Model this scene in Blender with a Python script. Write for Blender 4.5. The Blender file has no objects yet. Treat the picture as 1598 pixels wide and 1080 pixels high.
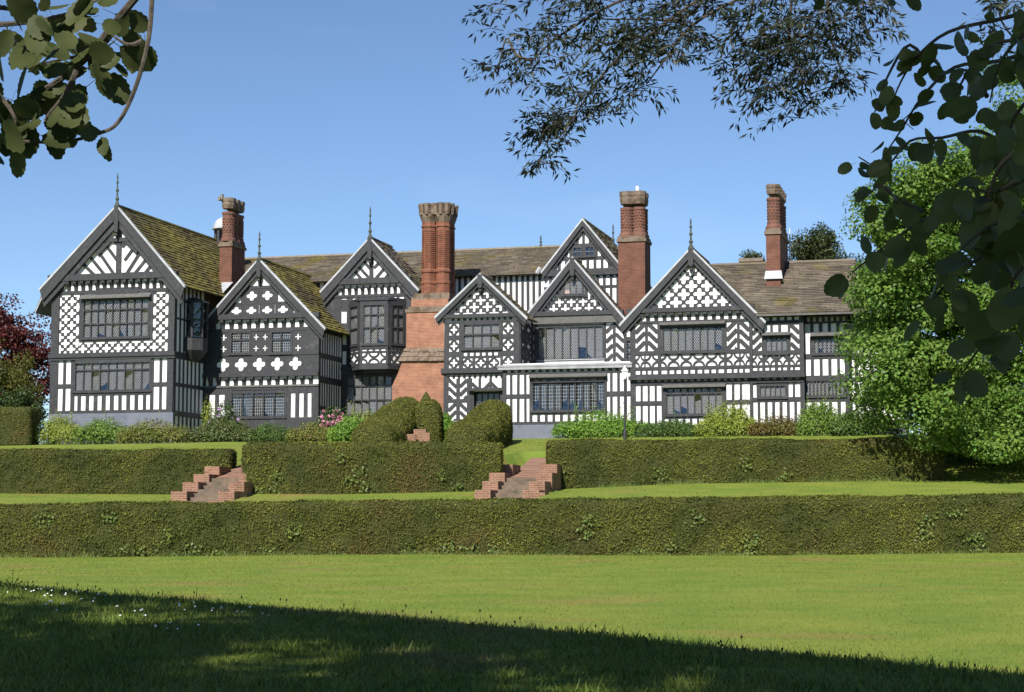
import bpy, bmesh, math, random
import numpy as np
from mathutils import Vector, Matrix
from math import radians as R
random.seed(7); rng = np.random.default_rng(11)
scene = bpy.context.scene; COL = scene.collection
# ---------------------------------------------------------------- camera, sky, sun, exposure
EYE = 1.6; FPX = 2800.0; PITCH = R(5.3)
cam_d = bpy.data.cameras.new('camera'); cam = bpy.data.objects.new('camera', cam_d); COL.objects.link(cam)
cam_d.sensor_width = 36; cam_d.lens = FPX/1598*36; cam_d.clip_end = 3000; cam_d.clip_start = .05
cam.location = (0, 0, EYE); cam.rotation_euler = (math.pi/2+PITCH, 0, 0); scene.camera = cam
SUN_AZ, SUN_EL = R(19.5), R(40)
world = bpy.data.worlds.new('World'); scene.world = world; world.use_nodes = True
wn = world.node_tree.nodes; wl = world.node_tree.links
sky = wn.new('ShaderNodeTexSky'); sky.sky_type = 'NISHITA'; sky.sun_disc = False
sky.sun_elevation = SUN_EL; sky.sun_rotation = math.pi+SUN_AZ
sky.air_density = .92; sky.dust_density = 0.0; sky.ozone_density = 4.4; sky.altitude = 1300
# thin wisps of cloud drifting over the whole sky
tc = wn.new('ShaderNodeTexCoord'); mp = wn.new('ShaderNodeMapping'); mp.inputs['Scale'].default_value = (2.2, 2.2, 7.0); mp.inputs['Location'].default_value = (.3, 1.7, .4); wl.new(tc.outputs['Generated'], mp.inputs[0])
cn = wn.new('ShaderNodeTexNoise'); cn.inputs['Scale'].default_value = 1.6; cn.inputs['Detail'].default_value = 7; wl.new(mp.outputs[0], cn.inputs['Vector'])
cr_ = wn.new('ShaderNodeMapRange'); cr_.inputs[1].default_value = .60; cr_.inputs[2].default_value = .85; cr_.inputs[4].default_value = .22; wl.new(cn.outputs[0], cr_.inputs[0])
cm_ = wn.new('ShaderNodeMix'); cm_.data_type = 'RGBA'; cm_.inputs[7].default_value = (6.5, 7.2, 8.4, 1); wl.new(cr_.outputs[0], cm_.inputs[0]); wl.new(sky.outputs[0], cm_.inputs[6])
wl.new(cm_.outputs[2], wn['Background'].inputs[0]); wn['Background'].inputs[1].default_value = .074
sd = bpy.data.lights.new('sun', 'SUN'); sd.energy = 4.2; sd.angle = R(.53); sd.color = (1, .95, .87)
sun = bpy.data.objects.new('sun', sd); COL.objects.link(sun)
LD = Vector((math.sin(SUN_AZ)*math.cos(SUN_EL), math.cos(SUN_AZ)*math.cos(SUN_EL), -math.sin(SUN_EL)))
sun.rotation_euler = LD.to_track_quat('-Z', 'Y').to_euler()
vs = scene.view_settings; vs.view_transform = 'Standard'; vs.look = 'None'; vs.gamma = 1; vs.exposure = .82; vs.use_curve_mapping = False
scene.render.engine = 'CYCLES'
# ---------------------------------------------------------------- helpers
def ray(x, y):
    a = (x-799)/FPX; b = (540-y)/FPX
    return Vector((a, math.cos(PITCH)-b*math.sin(PITCH), math.sin(PITCH)+b*math.cos(PITCH)))
def at(x, y, Y):
    d = ray(x, y); return Vector((0, 0, EYE))+d*(Y/d.y)
TH = R(15); O0 = Vector((0, 86.4, 0)); UX = Vector((math.cos(TH), -math.sin(TH), 0)); WX = Vector((math.sin(TH), math.cos(TH), 0))
def hp(x, y, w):                     # point of a hall plane w seen at a picture point, in hall coordinates
    d = ray(x, y); c = Vector((0, 0, EYE))
    t = (w-(c-O0).dot(WX))/d.dot(WX); p = c+d*t
    return (p-O0).dot(UX), p.z
def npmesh(name, V, F, mat=None, smooth=False):
    V = np.asarray(V, dtype=np.float32).reshape(-1, 3); F = np.asarray(F, dtype=np.int32)
    k = F.shape[1]; me = bpy.data.meshes.new(name)
    me.vertices.add(len(V)); me.vertices.foreach_set('co', V.ravel())
    me.loops.add(F.size); me.loops.foreach_set('vertex_index', F.ravel())
    me.polygons.add(len(F)); me.polygons.foreach_set('loop_start', np.arange(len(F), dtype=np.int32)*k)
    me.polygons.foreach_set('loop_total', np.full(len(F), k, dtype=np.int32))
    if smooth: me.polygons.foreach_set('use_smooth', np.ones(len(F), dtype=bool))
    me.update(calc_edges=True)
    if mat: me.materials.append(mat)
    return me
def ob(name, data, parent=None, loc=(0, 0, 0), rot=(0, 0, 0), sc=(1, 1, 1)):
    o = bpy.data.objects.new(name, data); COL.objects.link(o); o.location = loc; o.rotation_euler = rot; o.scale = sc
    if parent: o.parent = parent
    return o
def tag(o, label=None, cat=None, group=None, kind=None):
    for k, v in (('label', label), ('category', cat), ('group', group), ('kind', kind)):
        if v: o[k] = v
    return o
def pmesh(name, V, F, mat):
    me = bpy.data.meshes.new(name); me.from_pydata([tuple(v) for v in V], [], F); me.materials.append(mat); me.update(); return me
class MB:                             # collects simple solids into one mesh
    def __init__(s): s.V = []; s.F = []
    def add(s, V, F):
        b = len(s.V); s.V += [tuple(v) for v in V]; s.F += [tuple(i+b for i in f) for f in F]; return s
    def box(s, a, b):
        (x0, y0, z0), (x1, y1, z1) = a, b
        return s.add([(x0,y0,z0),(x1,y0,z0),(x1,y1,z0),(x0,y1,z0),(x0,y0,z1),(x1,y0,z1),(x1,y1,z1),(x0,y1,z1)],
                     [(0,3,2,1),(4,5,6,7),(0,1,5,4),(1,2,6,5),(2,3,7,6),(3,0,4,7)])
    def lathe(s, prof, c, n=12, rot=0):
        V = []; F = []
        for r, z in prof:
            for i in range(n):
                a = rot+2*math.pi*i/n; V.append((c[0]+r*math.cos(a), c[1]+r*math.sin(a), c[2]+z))
        for j in range(len(prof)-1):
            for i in range(n): F.append((j*n+i, j*n+(i+1) % n, (j+1)*n+(i+1) % n, (j+1)*n+i))
        F.append(tuple(range(n))[::-1]); F.append(tuple((len(prof)-1)*n+i for i in range(n)))
        return s.add(V, F)
    def tube(s, pts, r0, r1, n=6):
        V = []; F = []; m = len(pts); pts = [Vector(p) for p in pts]
        for j, p in enumerate(pts):
            d = (pts[min(j+1, m-1)]-pts[max(j-1, 0)]).normalized(); q = d.to_track_quat('Z', 'Y'); r = r0+(r1-r0)*j/max(1, m-1)
            for i in range(n):
                a = 2*math.pi*i/n; V.append(p+q @ Vector((r*math.cos(a), r*math.sin(a), 0)))
        for j in range(m-1):
            for i in range(n): F.append((j*n+i, j*n+(i+1) % n, (j+1)*n+(i+1) % n, (j+1)*n+i))
        F.append(tuple(range(n))[::-1]); F.append(tuple((m-1)*n+i for i in range(n)))
        return s.add(V, F)
    def build(s, name, mat, parent=None): return ob(name, pmesh(name, s.V, s.F, mat), parent)
def unit(v): return v/np.maximum(np.linalg.norm(v, axis=-1, keepdims=True), 1e-9)
def cards(P, N, L, W, jit=.6, fold=.15):       # folded leaf faces at points P
    n = len(P); N = unit(N+jit*rng.normal(size=(n, 3))); t = unit(np.cross(N, rng.normal(size=(n, 3)))); b = np.cross(N, t)
    L = np.broadcast_to(L, n)*rng.uniform(.65, 1.3, n); Wd = np.broadcast_to(W, n)*rng.uniform(.7, 1.2, n)
    L = L[:, None]; Wd = Wd[:, None]
    V = np.stack([P-t*L/2, P+b*Wd/2+N*L*fold, P+t*L/2, P-b*Wd/2+N*L*fold], 1)
    return V.reshape(-1, 3), np.arange(4*n).reshape(n, 4)
def sample(V, F, n):                            # n random points and normals on quads
    V = np.asarray(V); F = np.asarray(F); T = np.concatenate([F[:, [0, 1, 2]], F[:, [0, 2, 3]]])
    a, b, c = V[T[:, 0]], V[T[:, 1]], V[T[:, 2]]; cr = np.cross(b-a, c-a); ar = np.linalg.norm(cr, axis=1)+1e-12
    i = rng.choice(len(T), n, p=ar/ar.sum()); u = rng.random(n); v = rng.random(n); k = u+v > 1; u[k] = 1-u[k]; v[k] = 1-v[k]
    return a[i]+(b-a)[i]*u[:, None]+(c-a)[i]*v[:, None], unit(cr[i])
def wob(P, s, seed=0):                          # cheap smooth noise in -1..1
    P = np.asarray(P); r = np.random.default_rng(seed); o = 0
    for k in range(5):
        d = r.normal(size=3)*s*(1+.55*k); o = o+np.sin(P @ d+r.uniform(0, 6.3))/(1+.35*k)
    return o/3.0
# ---------------------------------------------------------------- materials
def M(name, c1, c2=None, scale=3, rough=.75, spec=.25, isl=0, bump=0, bscale=40, trans=0, c3=None, s3=.5, t3=.55, detail=4, metal=0, obj=False, hsv=0):
    m = bpy.data.materials.new(name); m.use_nodes = True; nt = m.node_tree; N = nt.nodes; L = nt.links
    p = N['Principled BSDF']; p.inputs['Roughness'].default_value = rough; p.inputs['Specular IOR Level'].default_value = spec; p.inputs['Metallic'].default_value = metal
    geo = N.new('ShaderNodeNewGeometry'); src = geo.outputs['Position']
    if obj: src = N.new('ShaderNodeTexCoord').outputs['Object']
    def noise(s, d=detail):
        n = N.new('ShaderNodeTexNoise'); n.inputs['Scale'].default_value = s; n.inputs['Detail'].default_value = d; L.new(src, n.inputs['Vector']); return n
    def ramp(f, a, b):
        r = N.new('ShaderNodeMapRange'); r.inputs[1].default_value = a; r.inputs[2].default_value = b; L.new(f, r.inputs[0]); return r.outputs[0]
    def mix(f, a, b):
        x = N.new('ShaderNodeMix'); x.data_type = 'RGBA'; L.new(f, x.inputs[0])
        for i, c in ((6, a), (7, b)):
            if isinstance(c, tuple): x.inputs[i].default_value = (*c, 1)
            else: L.new(c, x.inputs[i])
        return x.outputs[2]
    col = None
    if c2: col = mix(ramp(noise(scale).outputs[0], .32, .68), c1, c2)
    if c3: col = mix(ramp(noise(s3, 5).outputs[0], t3, t3+.14), col if col else c1, c3)
    if col is None:
        g = N.new('ShaderNodeRGB'); g.outputs[0].default_value = (*c1, 1); col = g.outputs[0]
    if isl:
        h = N.new('ShaderNodeHueSaturation'); L.new(col, h.inputs['Color'])
        L.new(ramp_(N, L, geo.outputs['Random Per Island'], 1-isl, 1+isl), h.inputs['Value'])
        if hsv:
            a = N.new('ShaderNodeMath'); a.operation = 'MULTIPLY'; a.inputs[1].default_value = 7.13; L.new(geo.outputs['Random Per Island'], a.inputs[0])
            f = N.new('ShaderNodeMath'); f.operation = 'FRACT'; L.new(a.outputs[0], f.inputs[0]); L.new(ramp_(N, L, f.outputs[0], .5-hsv, .5+hsv), h.inputs['Hue'])
        col = h.outputs[0]
    L.new(col, p.inputs['Base Color'])
    if bump:
        b = N.new('ShaderNodeBump'); b.inputs['Strength'].default_value = bump; b.inputs['Distance'].default_value = .02; L.new(noise(bscale, 3).outputs[0], b.inputs['Height']); L.new(b.outputs[0], p.inputs['Normal'])
    if trans:
        t = N.new('ShaderNodeBsdfTranslucent'); L.new(col, t.inputs[0]); s = N.new('ShaderNodeMixShader'); s.inputs[0].default_value = trans
        L.new(p.outputs[0], s.inputs[1]); L.new(t.outputs[0], s.inputs[2]); L.new(s.outputs[0], N['Material Output'].inputs[0])
    m['col'] = 1
    return m
def ramp_(N, L, f, a, b):
    r = N.new('ShaderNodeMapRange'); r.inputs[3].default_value = a; r.inputs[4].default_value = b; L.new(f, r.inputs[0]); return r.outputs[0]
PL = M('plaster', (.80, .80, .785), (.74, .74, .725), scale=1.6, rough=.9, spec=.1, bump=.2, bscale=9, c3=(.68, .675, .65), s3=2.6, t3=.62)
TI = M('painted_timber', (.030, .031, .035), (.048, .048, .052), scale=7, rough=.6, spec=.3, bump=.3, bscale=30, c3=(.068, .068, .071), s3=2.2, t3=.6)
TL = M('weathered_timber', (.10, .098, .095), (.14, .135, .125), scale=5, rough=.8, spec=.2, bump=.3)
FI = M('finial_paint', (.05, .06, .055), (.08, .09, .07), scale=6, rough=.7)
LEAD = M('lead', (.44, .45, .47), (.32, .33, .345), scale=2.5, rough=.6, spec=.4)
CAME = M('lead_came', (.27, .275, .28), rough=.55, spec=.4)
RC = M('slate_brown', (.11, .092, .072), (.17, .143, .108), scale=1.3, rough=.85, spec=.2, isl=.3, bump=.4, bscale=18, c3=(.15, .125, .045), s3=.55, t3=.54)
RM = M('slate_mossy', (.115, .098, .036), (.205, .172, .05), scale=.9, rough=.9, spec=.15, isl=.16, bump=.6, bscale=22, c3=(.085, .072, .04), s3=.35, t3=.5)
UND = M('roof_underlay', (.03, .027, .022), rough=.9)
STONE = M('stone', (.23, .19, .15), (.165, .14, .11), scale=5, rough=.9, bump=.4, c3=(.14, .15, .07), s3=2.5, t3=.55)
STB = M('sooty_stone', (.21, .155, .115), (.14, .11, .085), scale=5, rough=.9, bump=.4, c3=(.11, .075, .05), s3=2.5, t3=.5)
PLI = M('plinth_paint', (.13, .145, .18), (.17, .18, .215), scale=1.5, rough=.75, spec=.2, c3=(.10, .11, .14), s3=2, t3=.57)
CURT = M('curtain', (.7, .68, .62), rough=.9); PINK = M('pink_blind', (.72, .46, .44), rough=.9)
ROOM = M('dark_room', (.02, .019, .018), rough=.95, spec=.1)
WHT = M('white_paint', (.75, .75, .73), rough=.5)
def glass():
    m = bpy.data.materials.new('old_glass'); m.use_nodes = True; N = m.node_tree.nodes; L = m.node_tree.links; N.remove(N['Principled BSDF'])
    t = N.new('ShaderNodeBsdfTransparent'); t.inputs[0].default_value = (.72, .78, .78, 1); g = N.new('ShaderNodeBsdfGlossy'); g.inputs['Roughness'].default_value = .06
    n = N.new('ShaderNodeTexNoise'); n.inputs['Scale'].default_value = 5; geo = N.new('ShaderNodeNewGeometry'); L.new(geo.outputs['Position'], n.inputs['Vector'])
    b = N.new('ShaderNodeBump'); b.inputs['Strength'].default_value = .4; b.inputs['Distance'].default_value = .06; L.new(n.outputs[0], b.inputs['Height']); L.new(b.outputs[0], g.inputs['Normal'])
    f = N.new('ShaderNodeFresnel'); f.inputs[0].default_value = 2.3; s = N.new('ShaderNodeMixShader'); L.new(f.outputs[0], s.inputs[0])
    L.new(t.outputs[0], s.inputs[1]); L.new(g.outputs[0], s.inputs[2]); L.new(s.outputs[0], N['Material Output'].inputs[0]); return m
GL = glass()
def brick(name, a, b, mort, sx=.23, sz=.075, m=.012):
    mt = M(name, a, b); N = mt.node_tree.nodes; L = mt.node_tree.links; tc = N.new('ShaderNodeTexCoord'); s = N.new('ShaderNodeSeparateXYZ'); L.new(tc.outputs['Object'], s.inputs[0])
    ad = N.new('ShaderNodeMath'); L.new(s.outputs[0], ad.inputs[0]); L.new(s.outputs[1], ad.inputs[1]); c = N.new('ShaderNodeCombineXYZ'); L.new(ad.outputs[0], c.inputs[0]); L.new(s.outputs[2], c.inputs[1])
    t = N.new('ShaderNodeTexBrick'); L.new(c.outputs[0], t.inputs['Vector']); t.inputs['Scale'].default_value = 1; t.inputs['Brick Width'].default_value = sx; t.inputs['Row Height'].default_value = sz
    t.inputs['Mortar Size'].default_value = m; t.inputs['Color1'].default_value = (*a, 1); t.inputs['Color2'].default_value = (*b, 1); t.inputs['Mortar'].default_value = (*mort, 1); t.inputs['Bias'].default_value = -.1
    p = N['Principled BSDF']; n = N.new('ShaderNodeTexNoise'); n.inputs['Scale'].default_value = 2.2; n.inputs['Detail'].default_value = 6; L.new(tc.outputs['Object'], n.inputs['Vector'])
    h = N.new('ShaderNodeHueSaturation'); L.new(t.outputs[0], h.inputs['Color']); L.new(ramp_(N, L, n.outputs[0], .45, 1.5), h.inputs['Value']); L.new(h.outputs[0], p.inputs['Base Color'])
    bp = N.new('ShaderNodeBump'); bp.inputs['Strength'].default_value = .5; bp.inputs['Distance'].default_value = .02; bp.invert = True; L.new(t.outputs['Fac'], bp.inputs['Height']); L.new(bp.outputs[0], p.inputs['Normal']); p.inputs['Roughness'].default_value = .9
    return mt
BR = brick('red_brick', (.33, .125, .068), (.26, .09, .052), (.32, .22, .16), m=.013)
BRD = brick('sooty_brick', (.20, .075, .045), (.14, .055, .04), (.16, .11, .09))
BRM = brick('brown_brick', (.165, .06, .033), (.12, .042, .026), (.15, .10, .08))
BRS = brick('step_brick', (.235, .122, .075), (.18, .082, .052), (.30, .20, .145), m=.012)
TREAD = M('worn_step', (.19, .14, .10), (.115, .09, .068), scale=4, rough=.95, bump=.6, c3=(.09, .08, .05), s3=2)
LAWN = M('lawn_grass', (.13, .195, .029), (.212, .243, .044), scale=.7, rough=.85, spec=.12, bump=.7, bscale=90, c3=(.24, .195, .058), s3=.3, t3=.57, detail=10)
HEDL = M('yew_leaf', (.046, .064, .012), (.155, .162, .026), scale=.6, detail=2, rough=.65, spec=.2, isl=.45, trans=.15, c3=(.13, .092, .028), s3=.4, t3=.53)
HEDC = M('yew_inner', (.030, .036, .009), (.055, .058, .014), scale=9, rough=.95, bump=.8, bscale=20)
TOPL = M('clipped_yew_leaf', (.10, .115, .018), (.16, .16, .028), scale=1.2, rough=.6, isl=.3, trans=.12, c3=(.13, .10, .03), s3=.8, t3=.58)
def leafm(n, a, b, **k):
    d = dict(scale=1.0, rough=.5, spec=.3, isl=.4, trans=.3, hsv=.015); d.update(k); return M(n, a, b, **d)
BARK = M('bark', (.09, .075, .058), (.05, .042, .033), scale=8, rough=.95, bump=.8, bscale=25)
# ---------------------------------------------------------------- ground
def ip(x, xs, ys): return np.interp(x, xs, ys)
def htop(X): return 1.93+.0093*np.clip(X, -25, 25)                 # top of the lower hedge
def stair_x(k, Y): return (-.19+.17*(Y-59)) if k else (-10.25+.09*(Y-59))
def gz(X, Y):
    X = np.asarray(X, float); Y = np.asarray(Y, float); Xc = np.clip(X, -40, 40)
    lawn = .35+.0028*np.clip(Xc, -25, 25)+.03*np.sin(X*.31+Y*.17)
    yc = ip(X, [-9, -4.6, 0, 2.9, 6], [19, 16, 13, 10.2, 8.5]); zc = ip(X, [-9, -4.6, 0, 2.9, 6], [1.05, .935, .745, .635, .56])
    near = zc-.035*np.maximum(yc-Y, 0)-.012*np.sin(X*2.1+Y*1.3)*np.sin(Y*1.7)
    near = np.where(Y > yc, lawn+(zc-lawn)*np.exp(-((Y-yc)/2.6)**2), near)
    z = np.where(Y < 45, np.maximum(near, np.where(Y < yc, .2, lawn)), lawn)
    lt0 = htop(X)-.16; ub = ip(X, [-20, -6, 0, 6, 20], [2.3, 2.22, 2.35, 2.62, 2.8])
    yf = ip(X, [-9.9, -9.6, 1.3, 1.7], [66, 62, 62, 64])
    z = np.where(Y > 53.5, lawn+(lt0-lawn)*np.clip((Y-53.5)/.35, 0, 1), z)
    z = np.where(Y > 53.85, lt0+(ub-lt0)*np.clip((Y-53.85)/(yf-53.85), 0, 1), z)
    ye = 83.2-.268*np.clip(X, -30, 30); up = 3.55+(5.0-3.55)*np.clip((Y-yf-3)/(ye-yf-3), 0, 1)
    z = np.where(Y > yf+.6, ub+(3.55-ub)*np.clip((Y-yf-.6)/2.4, 0, 1), z); z = np.where(Y > yf+3, up, z)
    for k, y1, z1 in ((1, 70, 3.72), (0, 71, 3.75)):
        m = (np.abs(X-stair_x(k, Y)) < 1.15) & (Y > 57) & (Y < y1)
        z = np.where(m, np.minimum(z, 1.75+(z1-1.75)*(Y-58)/(y1-58)-.12), z)
    return z
def grid(xs, ys):
    X, Y = np.meshgrid(xs, ys); V = np.stack([X, Y, gz(X, Y)], -1).reshape(-1, 3); nx = len(xs); ny = len(ys)
    i = np.arange((ny-1)*nx).reshape(ny-1, nx)[:, :-1].ravel(); return V, np.stack([i, i+1, i+1+nx, i+nx], 1)
xs = np.unique(np.concatenate([np.linspace(-900, -60, 8), np.linspace(-60, -24, 19), np.arange(-24, 24, .25), np.linspace(24, 60, 19), np.linspace(60, 900, 8)]))
ys = np.unique(np.concatenate([np.linspace(-200, -20, 6), np.arange(-20, 8, 1.0), np.arange(8, 24, .25), np.arange(24, 53, 1.0), np.array([53.4, 53.5, 53.6, 53.85, 54]), np.arange(54.5, 84, .3), np.linspace(84, 140, 20), np.linspace(150, 2400, 10)]))
V, F = grid(xs, ys)
ground = tag(ob('ground', npmesh('ground', V, F, LAWN, True)), 'mown green lawn rising in grass banks to the hall', None, None, 'structure')
def g(x, y): return float(gz(x, y))
# grass blades on the shaded mound in front and along the crest
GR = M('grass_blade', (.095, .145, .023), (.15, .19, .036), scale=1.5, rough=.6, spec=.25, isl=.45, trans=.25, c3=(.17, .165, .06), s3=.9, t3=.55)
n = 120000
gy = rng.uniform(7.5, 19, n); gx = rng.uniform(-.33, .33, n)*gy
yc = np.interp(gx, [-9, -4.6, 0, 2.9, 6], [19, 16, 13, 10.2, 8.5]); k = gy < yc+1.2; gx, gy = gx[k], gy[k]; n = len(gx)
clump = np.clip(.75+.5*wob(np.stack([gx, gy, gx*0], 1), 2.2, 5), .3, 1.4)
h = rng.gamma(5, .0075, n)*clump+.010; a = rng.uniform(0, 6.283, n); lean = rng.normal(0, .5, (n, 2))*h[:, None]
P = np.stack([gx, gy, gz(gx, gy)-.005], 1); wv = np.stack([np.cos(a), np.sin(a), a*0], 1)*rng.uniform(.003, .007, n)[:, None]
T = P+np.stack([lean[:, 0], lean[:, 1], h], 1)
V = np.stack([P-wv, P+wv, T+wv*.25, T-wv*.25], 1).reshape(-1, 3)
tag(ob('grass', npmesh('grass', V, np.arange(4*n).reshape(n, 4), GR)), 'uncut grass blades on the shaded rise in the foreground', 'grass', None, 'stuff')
# short tussocks that break up the mown lawn beyond
n = 230000; gy = np.concatenate([11+(rng.random(170000)**1.6)*42, rng.uniform(54, 83, 60000)]); gx = rng.uniform(-.33, .33, n)*gy; h = rng.uniform(.008, .02, n)*(1+gy/80); a = rng.uniform(0, 6.283, n)
P = np.stack([gx, gy, gz(gx, gy)-.004], 1); wv = np.stack([np.cos(a), np.sin(a), a*0], 1)*(.0018+.00014*gy)[:, None]; T = P+np.stack([rng.normal(0, .5, n)*h, rng.normal(0, .5, n)*h, h], 1)
V = np.stack([P-wv, P+wv, T+wv*.3, T-wv*.3], 1).reshape(-1, 3)
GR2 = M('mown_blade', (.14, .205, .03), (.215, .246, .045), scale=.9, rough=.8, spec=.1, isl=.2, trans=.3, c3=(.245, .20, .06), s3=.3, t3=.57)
tag(ob('mown_grass', npmesh('mown_grass', V, np.arange(4*n).reshape(n, 4), GR2)), 'short mown grass blades of the sunlit lawn', 'grass', None, 'stuff')
# seed stems standing along the crest, daisies, a small sapling
mb = MB()
for i in range(90):
    x = random.uniform(-4.9, 3.6); y = float(np.interp(x, [-9, -4.6, 0, 2.9, 6], [19, 16, 13, 10.2, 8.5]))+random.uniform(-.7, .5)
    hh = random.uniform(.035, .09)*(1 if random.random() < .85 else 1.5); z = g(x, y); dx, dy = random.uniform(-.02, .02), random.uniform(-.02, .02)
    mb.tube([(x, y, z-.01), (x+dx, y+dy, z+hh)], .0014, .0011, 3); mb.tube([(x+dx, y+dy, z+hh-.004), (x+dx, y+dy, z+hh+.014)], .0065, .005, 6)
tag(mb.build('plantain_stems', M('seed_head', (.03, .028, .015), rough=.9)), 'thin plantain stems with dark seed heads along the grass crest', 'plantain', None, 'stuff')
mb = MB()
for i in range(75):
    c = random.choice([(40, 940, 55, 12), (210, 950, 90, 14), (110, 935, 70, 10), (330, 958, 60, 12), (235, 985, 60, 6)]); px = random.gauss(c[0], c[2]); py = random.gauss(c[1], c[3])
    d = ray(px, max(py, 922)); q = None
    for t in np.arange(9, 19, .1):
        pz = EYE+d.z*t/d.y
        if pz < g(d.x*t/d.y, t): q = (d.x*t/d.y, t, g(d.x*t/d.y, t)); break
    if not q: continue
    r = random.uniform(.006, .010); hh = random.uniform(.03, .06); ta = random.uniform(-.5, .1)
    mb.add([(q[0]+r*math.cos(t*1.047), q[1]+r*math.sin(t*1.047)*.8, q[2]+hh+r*math.sin(t*1.047)*.6) for t in range(6)], [tuple(range(6))])
tag(mb.build('daisies', M('daisy', (.8, .8, .78), rough=.8)), 'scattered white daisies in the grass at the left', 'daisies', None, 'stuff')
SAP = leafm('sapling_leaf', (.05, .075, .02), (.08, .11, .03))
t = tag(ob('sapling', None), 'tiny leafy sapling sprouting from the grass at far left', 'sapling'); q = Vector((-4.42, 16.0, g(-4.42, 16.0))); mb = MB(); PP = []
for (dx, hh) in ((0, .15), (-.10, .06), (.09, .06), (.05, .09), (-.05, .08)):
    tip = q+Vector((dx, random.uniform(-.05, .05), hh)); mb.tube([q-Vector((0, 0, .02)), q.lerp(tip, .5)+Vector((0, 0, .02)), tip], .002, .001, 4); PP += [q.lerp(tip, f)+Vector((0, 0, .01)) for f in np.linspace(.3, 1, 9)]
mb.build('stem', BARK, t); PP = np.array([tuple(p) for p in PP]); Vc, Fc = cards(PP, PP*0+[0, -.5, 1], .022, .012, 1.); ob('leaves', npmesh('leaves', Vc, Fc, SAP), t)
# ---------------------------------------------------------------- clipped hedges
def sweep(path, prof, seed, amp=.05, seg=.16, caps=True):   # path points (x, y, zbase, ztop, width); prof in (-.5...5, 0..1)
    pts = []; path = [np.array(p, float) for p in path]
    for a, b in zip(path[:-1], path[1:]):
        m = max(1, int(np.linalg.norm((b-a)[:2])/seg)); pts += [a+(b-a)*i/m for i in range(m)]
    pts.append(path[-1]); pts = np.array(pts); n = len(pts)
    for _ in range(6 if len(path) > 2 else 0): pts[1:-1] = .25*pts[:-2]+.5*pts[1:-1]+.25*pts[2:]
    d = unit(np.gradient(pts[:, :2], axis=0)); nr = np.stack([d[:, 1], -d[:, 0]], 1)     # right-hand side
    pr = []
    for (a0, b0), (a1, b1) in zip(prof[:-1], prof[1:]):
        m = max(1, int(math.hypot((a1-a0)*path[0][4], (b1-b0)*(path[0][3]-path[0][2]))/seg)); pr += [(a0+(a1-a0)*i/m, b0+(b1-b0)*i/m) for i in range(m)]
    pr.append(prof[-1]); pr = np.array(pr); m = len(pr)
    sc = np.ones(n)
    XY = pts[:, None, :2]+nr[:, None, :]*(pr[None, :, 0]*pts[:, None, 4])[..., None]
    Z = pts[:, None, 2]+(pts[:, None, 3]-pts[:, None, 2])*pr[None, :, 1]
    V = np.concatenate([XY, Z[..., None]], -1)
    nrm = np.concatenate([nr[:, None, :]*np.sign(pr[None, :, 0, None])*np.ones((n, m, 1)), (pr[None, :, 1, None]**6)*np.ones((n, m, 1))], -1)
    Vf = V.reshape(-1, 3); Vf = Vf+nrm.reshape(-1, 3)*(amp*.7*wob(Vf, 1.6, seed)+.75*amp*wob(Vf, 5.0, seed+1))[:, None]
    i = np.arange((n-1)*m).reshape(n-1, m)[:, :-1].ravel(); F = np.stack([i, i+m, i+m+1, i+1], 1)
    if caps:
        ex = []; fx = []; b0 = len(Vf)
        for e, s in ((0, -1), (n-1, 1)):
            row = Vf.reshape(n, m, 3)[e]; h = m//2; c = np.arange(e*m, e*m+m)
            for q in range(h-1):
                a_, b_, c_, d_ = c[q], c[q+1], c[m-2-q], c[m-1-q]; fx.append((a_, b_, c_, d_) if s < 0 else (d_, c_, b_, a_))
        F = np.concatenate([F, np.array(fx)])
    return Vf, F
BOXP = [(.5, 0), (.5, .5), (.5, .94), (.44, 1), (0, 1), (-.44, 1), (-.5, .94), (-.5, .5), (-.5, 0)]
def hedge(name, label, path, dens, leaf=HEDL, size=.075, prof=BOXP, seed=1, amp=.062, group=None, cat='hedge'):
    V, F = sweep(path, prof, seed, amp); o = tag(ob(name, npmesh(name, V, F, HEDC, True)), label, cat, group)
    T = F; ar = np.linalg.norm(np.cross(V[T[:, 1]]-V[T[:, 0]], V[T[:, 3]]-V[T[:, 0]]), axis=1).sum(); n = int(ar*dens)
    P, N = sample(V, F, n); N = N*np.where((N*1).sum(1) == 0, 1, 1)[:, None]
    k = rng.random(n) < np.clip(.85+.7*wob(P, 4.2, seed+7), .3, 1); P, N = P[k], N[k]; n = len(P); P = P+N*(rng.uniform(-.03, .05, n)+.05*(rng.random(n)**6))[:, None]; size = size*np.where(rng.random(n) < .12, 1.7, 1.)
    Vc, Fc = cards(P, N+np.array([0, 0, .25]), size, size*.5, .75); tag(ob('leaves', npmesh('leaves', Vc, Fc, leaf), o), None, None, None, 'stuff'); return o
lo = [(x, 53.75, g(x, 53)-.05, float(htop(x))+.03*math.sin(x*.9)+.02*math.sin(x*2.3), 1.5) for x in np.linspace(-20, 20, 21)][::-1]
hedge('yew_hedge', 'long low clipped hedge across the foot of the lawn', lo, 1700, seed=3, size=.052, group='clipped yew hedges')
hedge('yew_hedge', 'clipped hedge left of the left brick steps', [(x, 66.7, 2.2, 3.86+.02*math.sin(x), 1.4) for x in np.linspace(-10.35, -26, 9)], 1300, seed=5, size=.055, group='clipped yew hedges')
hedge('yew_hedge', 'clipped hedge between the two flights of brick steps', [(x, 62.8, 2.12, 3.99+.02*math.sin(x*1.3), 1.6) for x in np.linspace(-.38, -9.15, 8)], 1300, seed=7, size=.055, group='clipped yew hedges')
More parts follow.
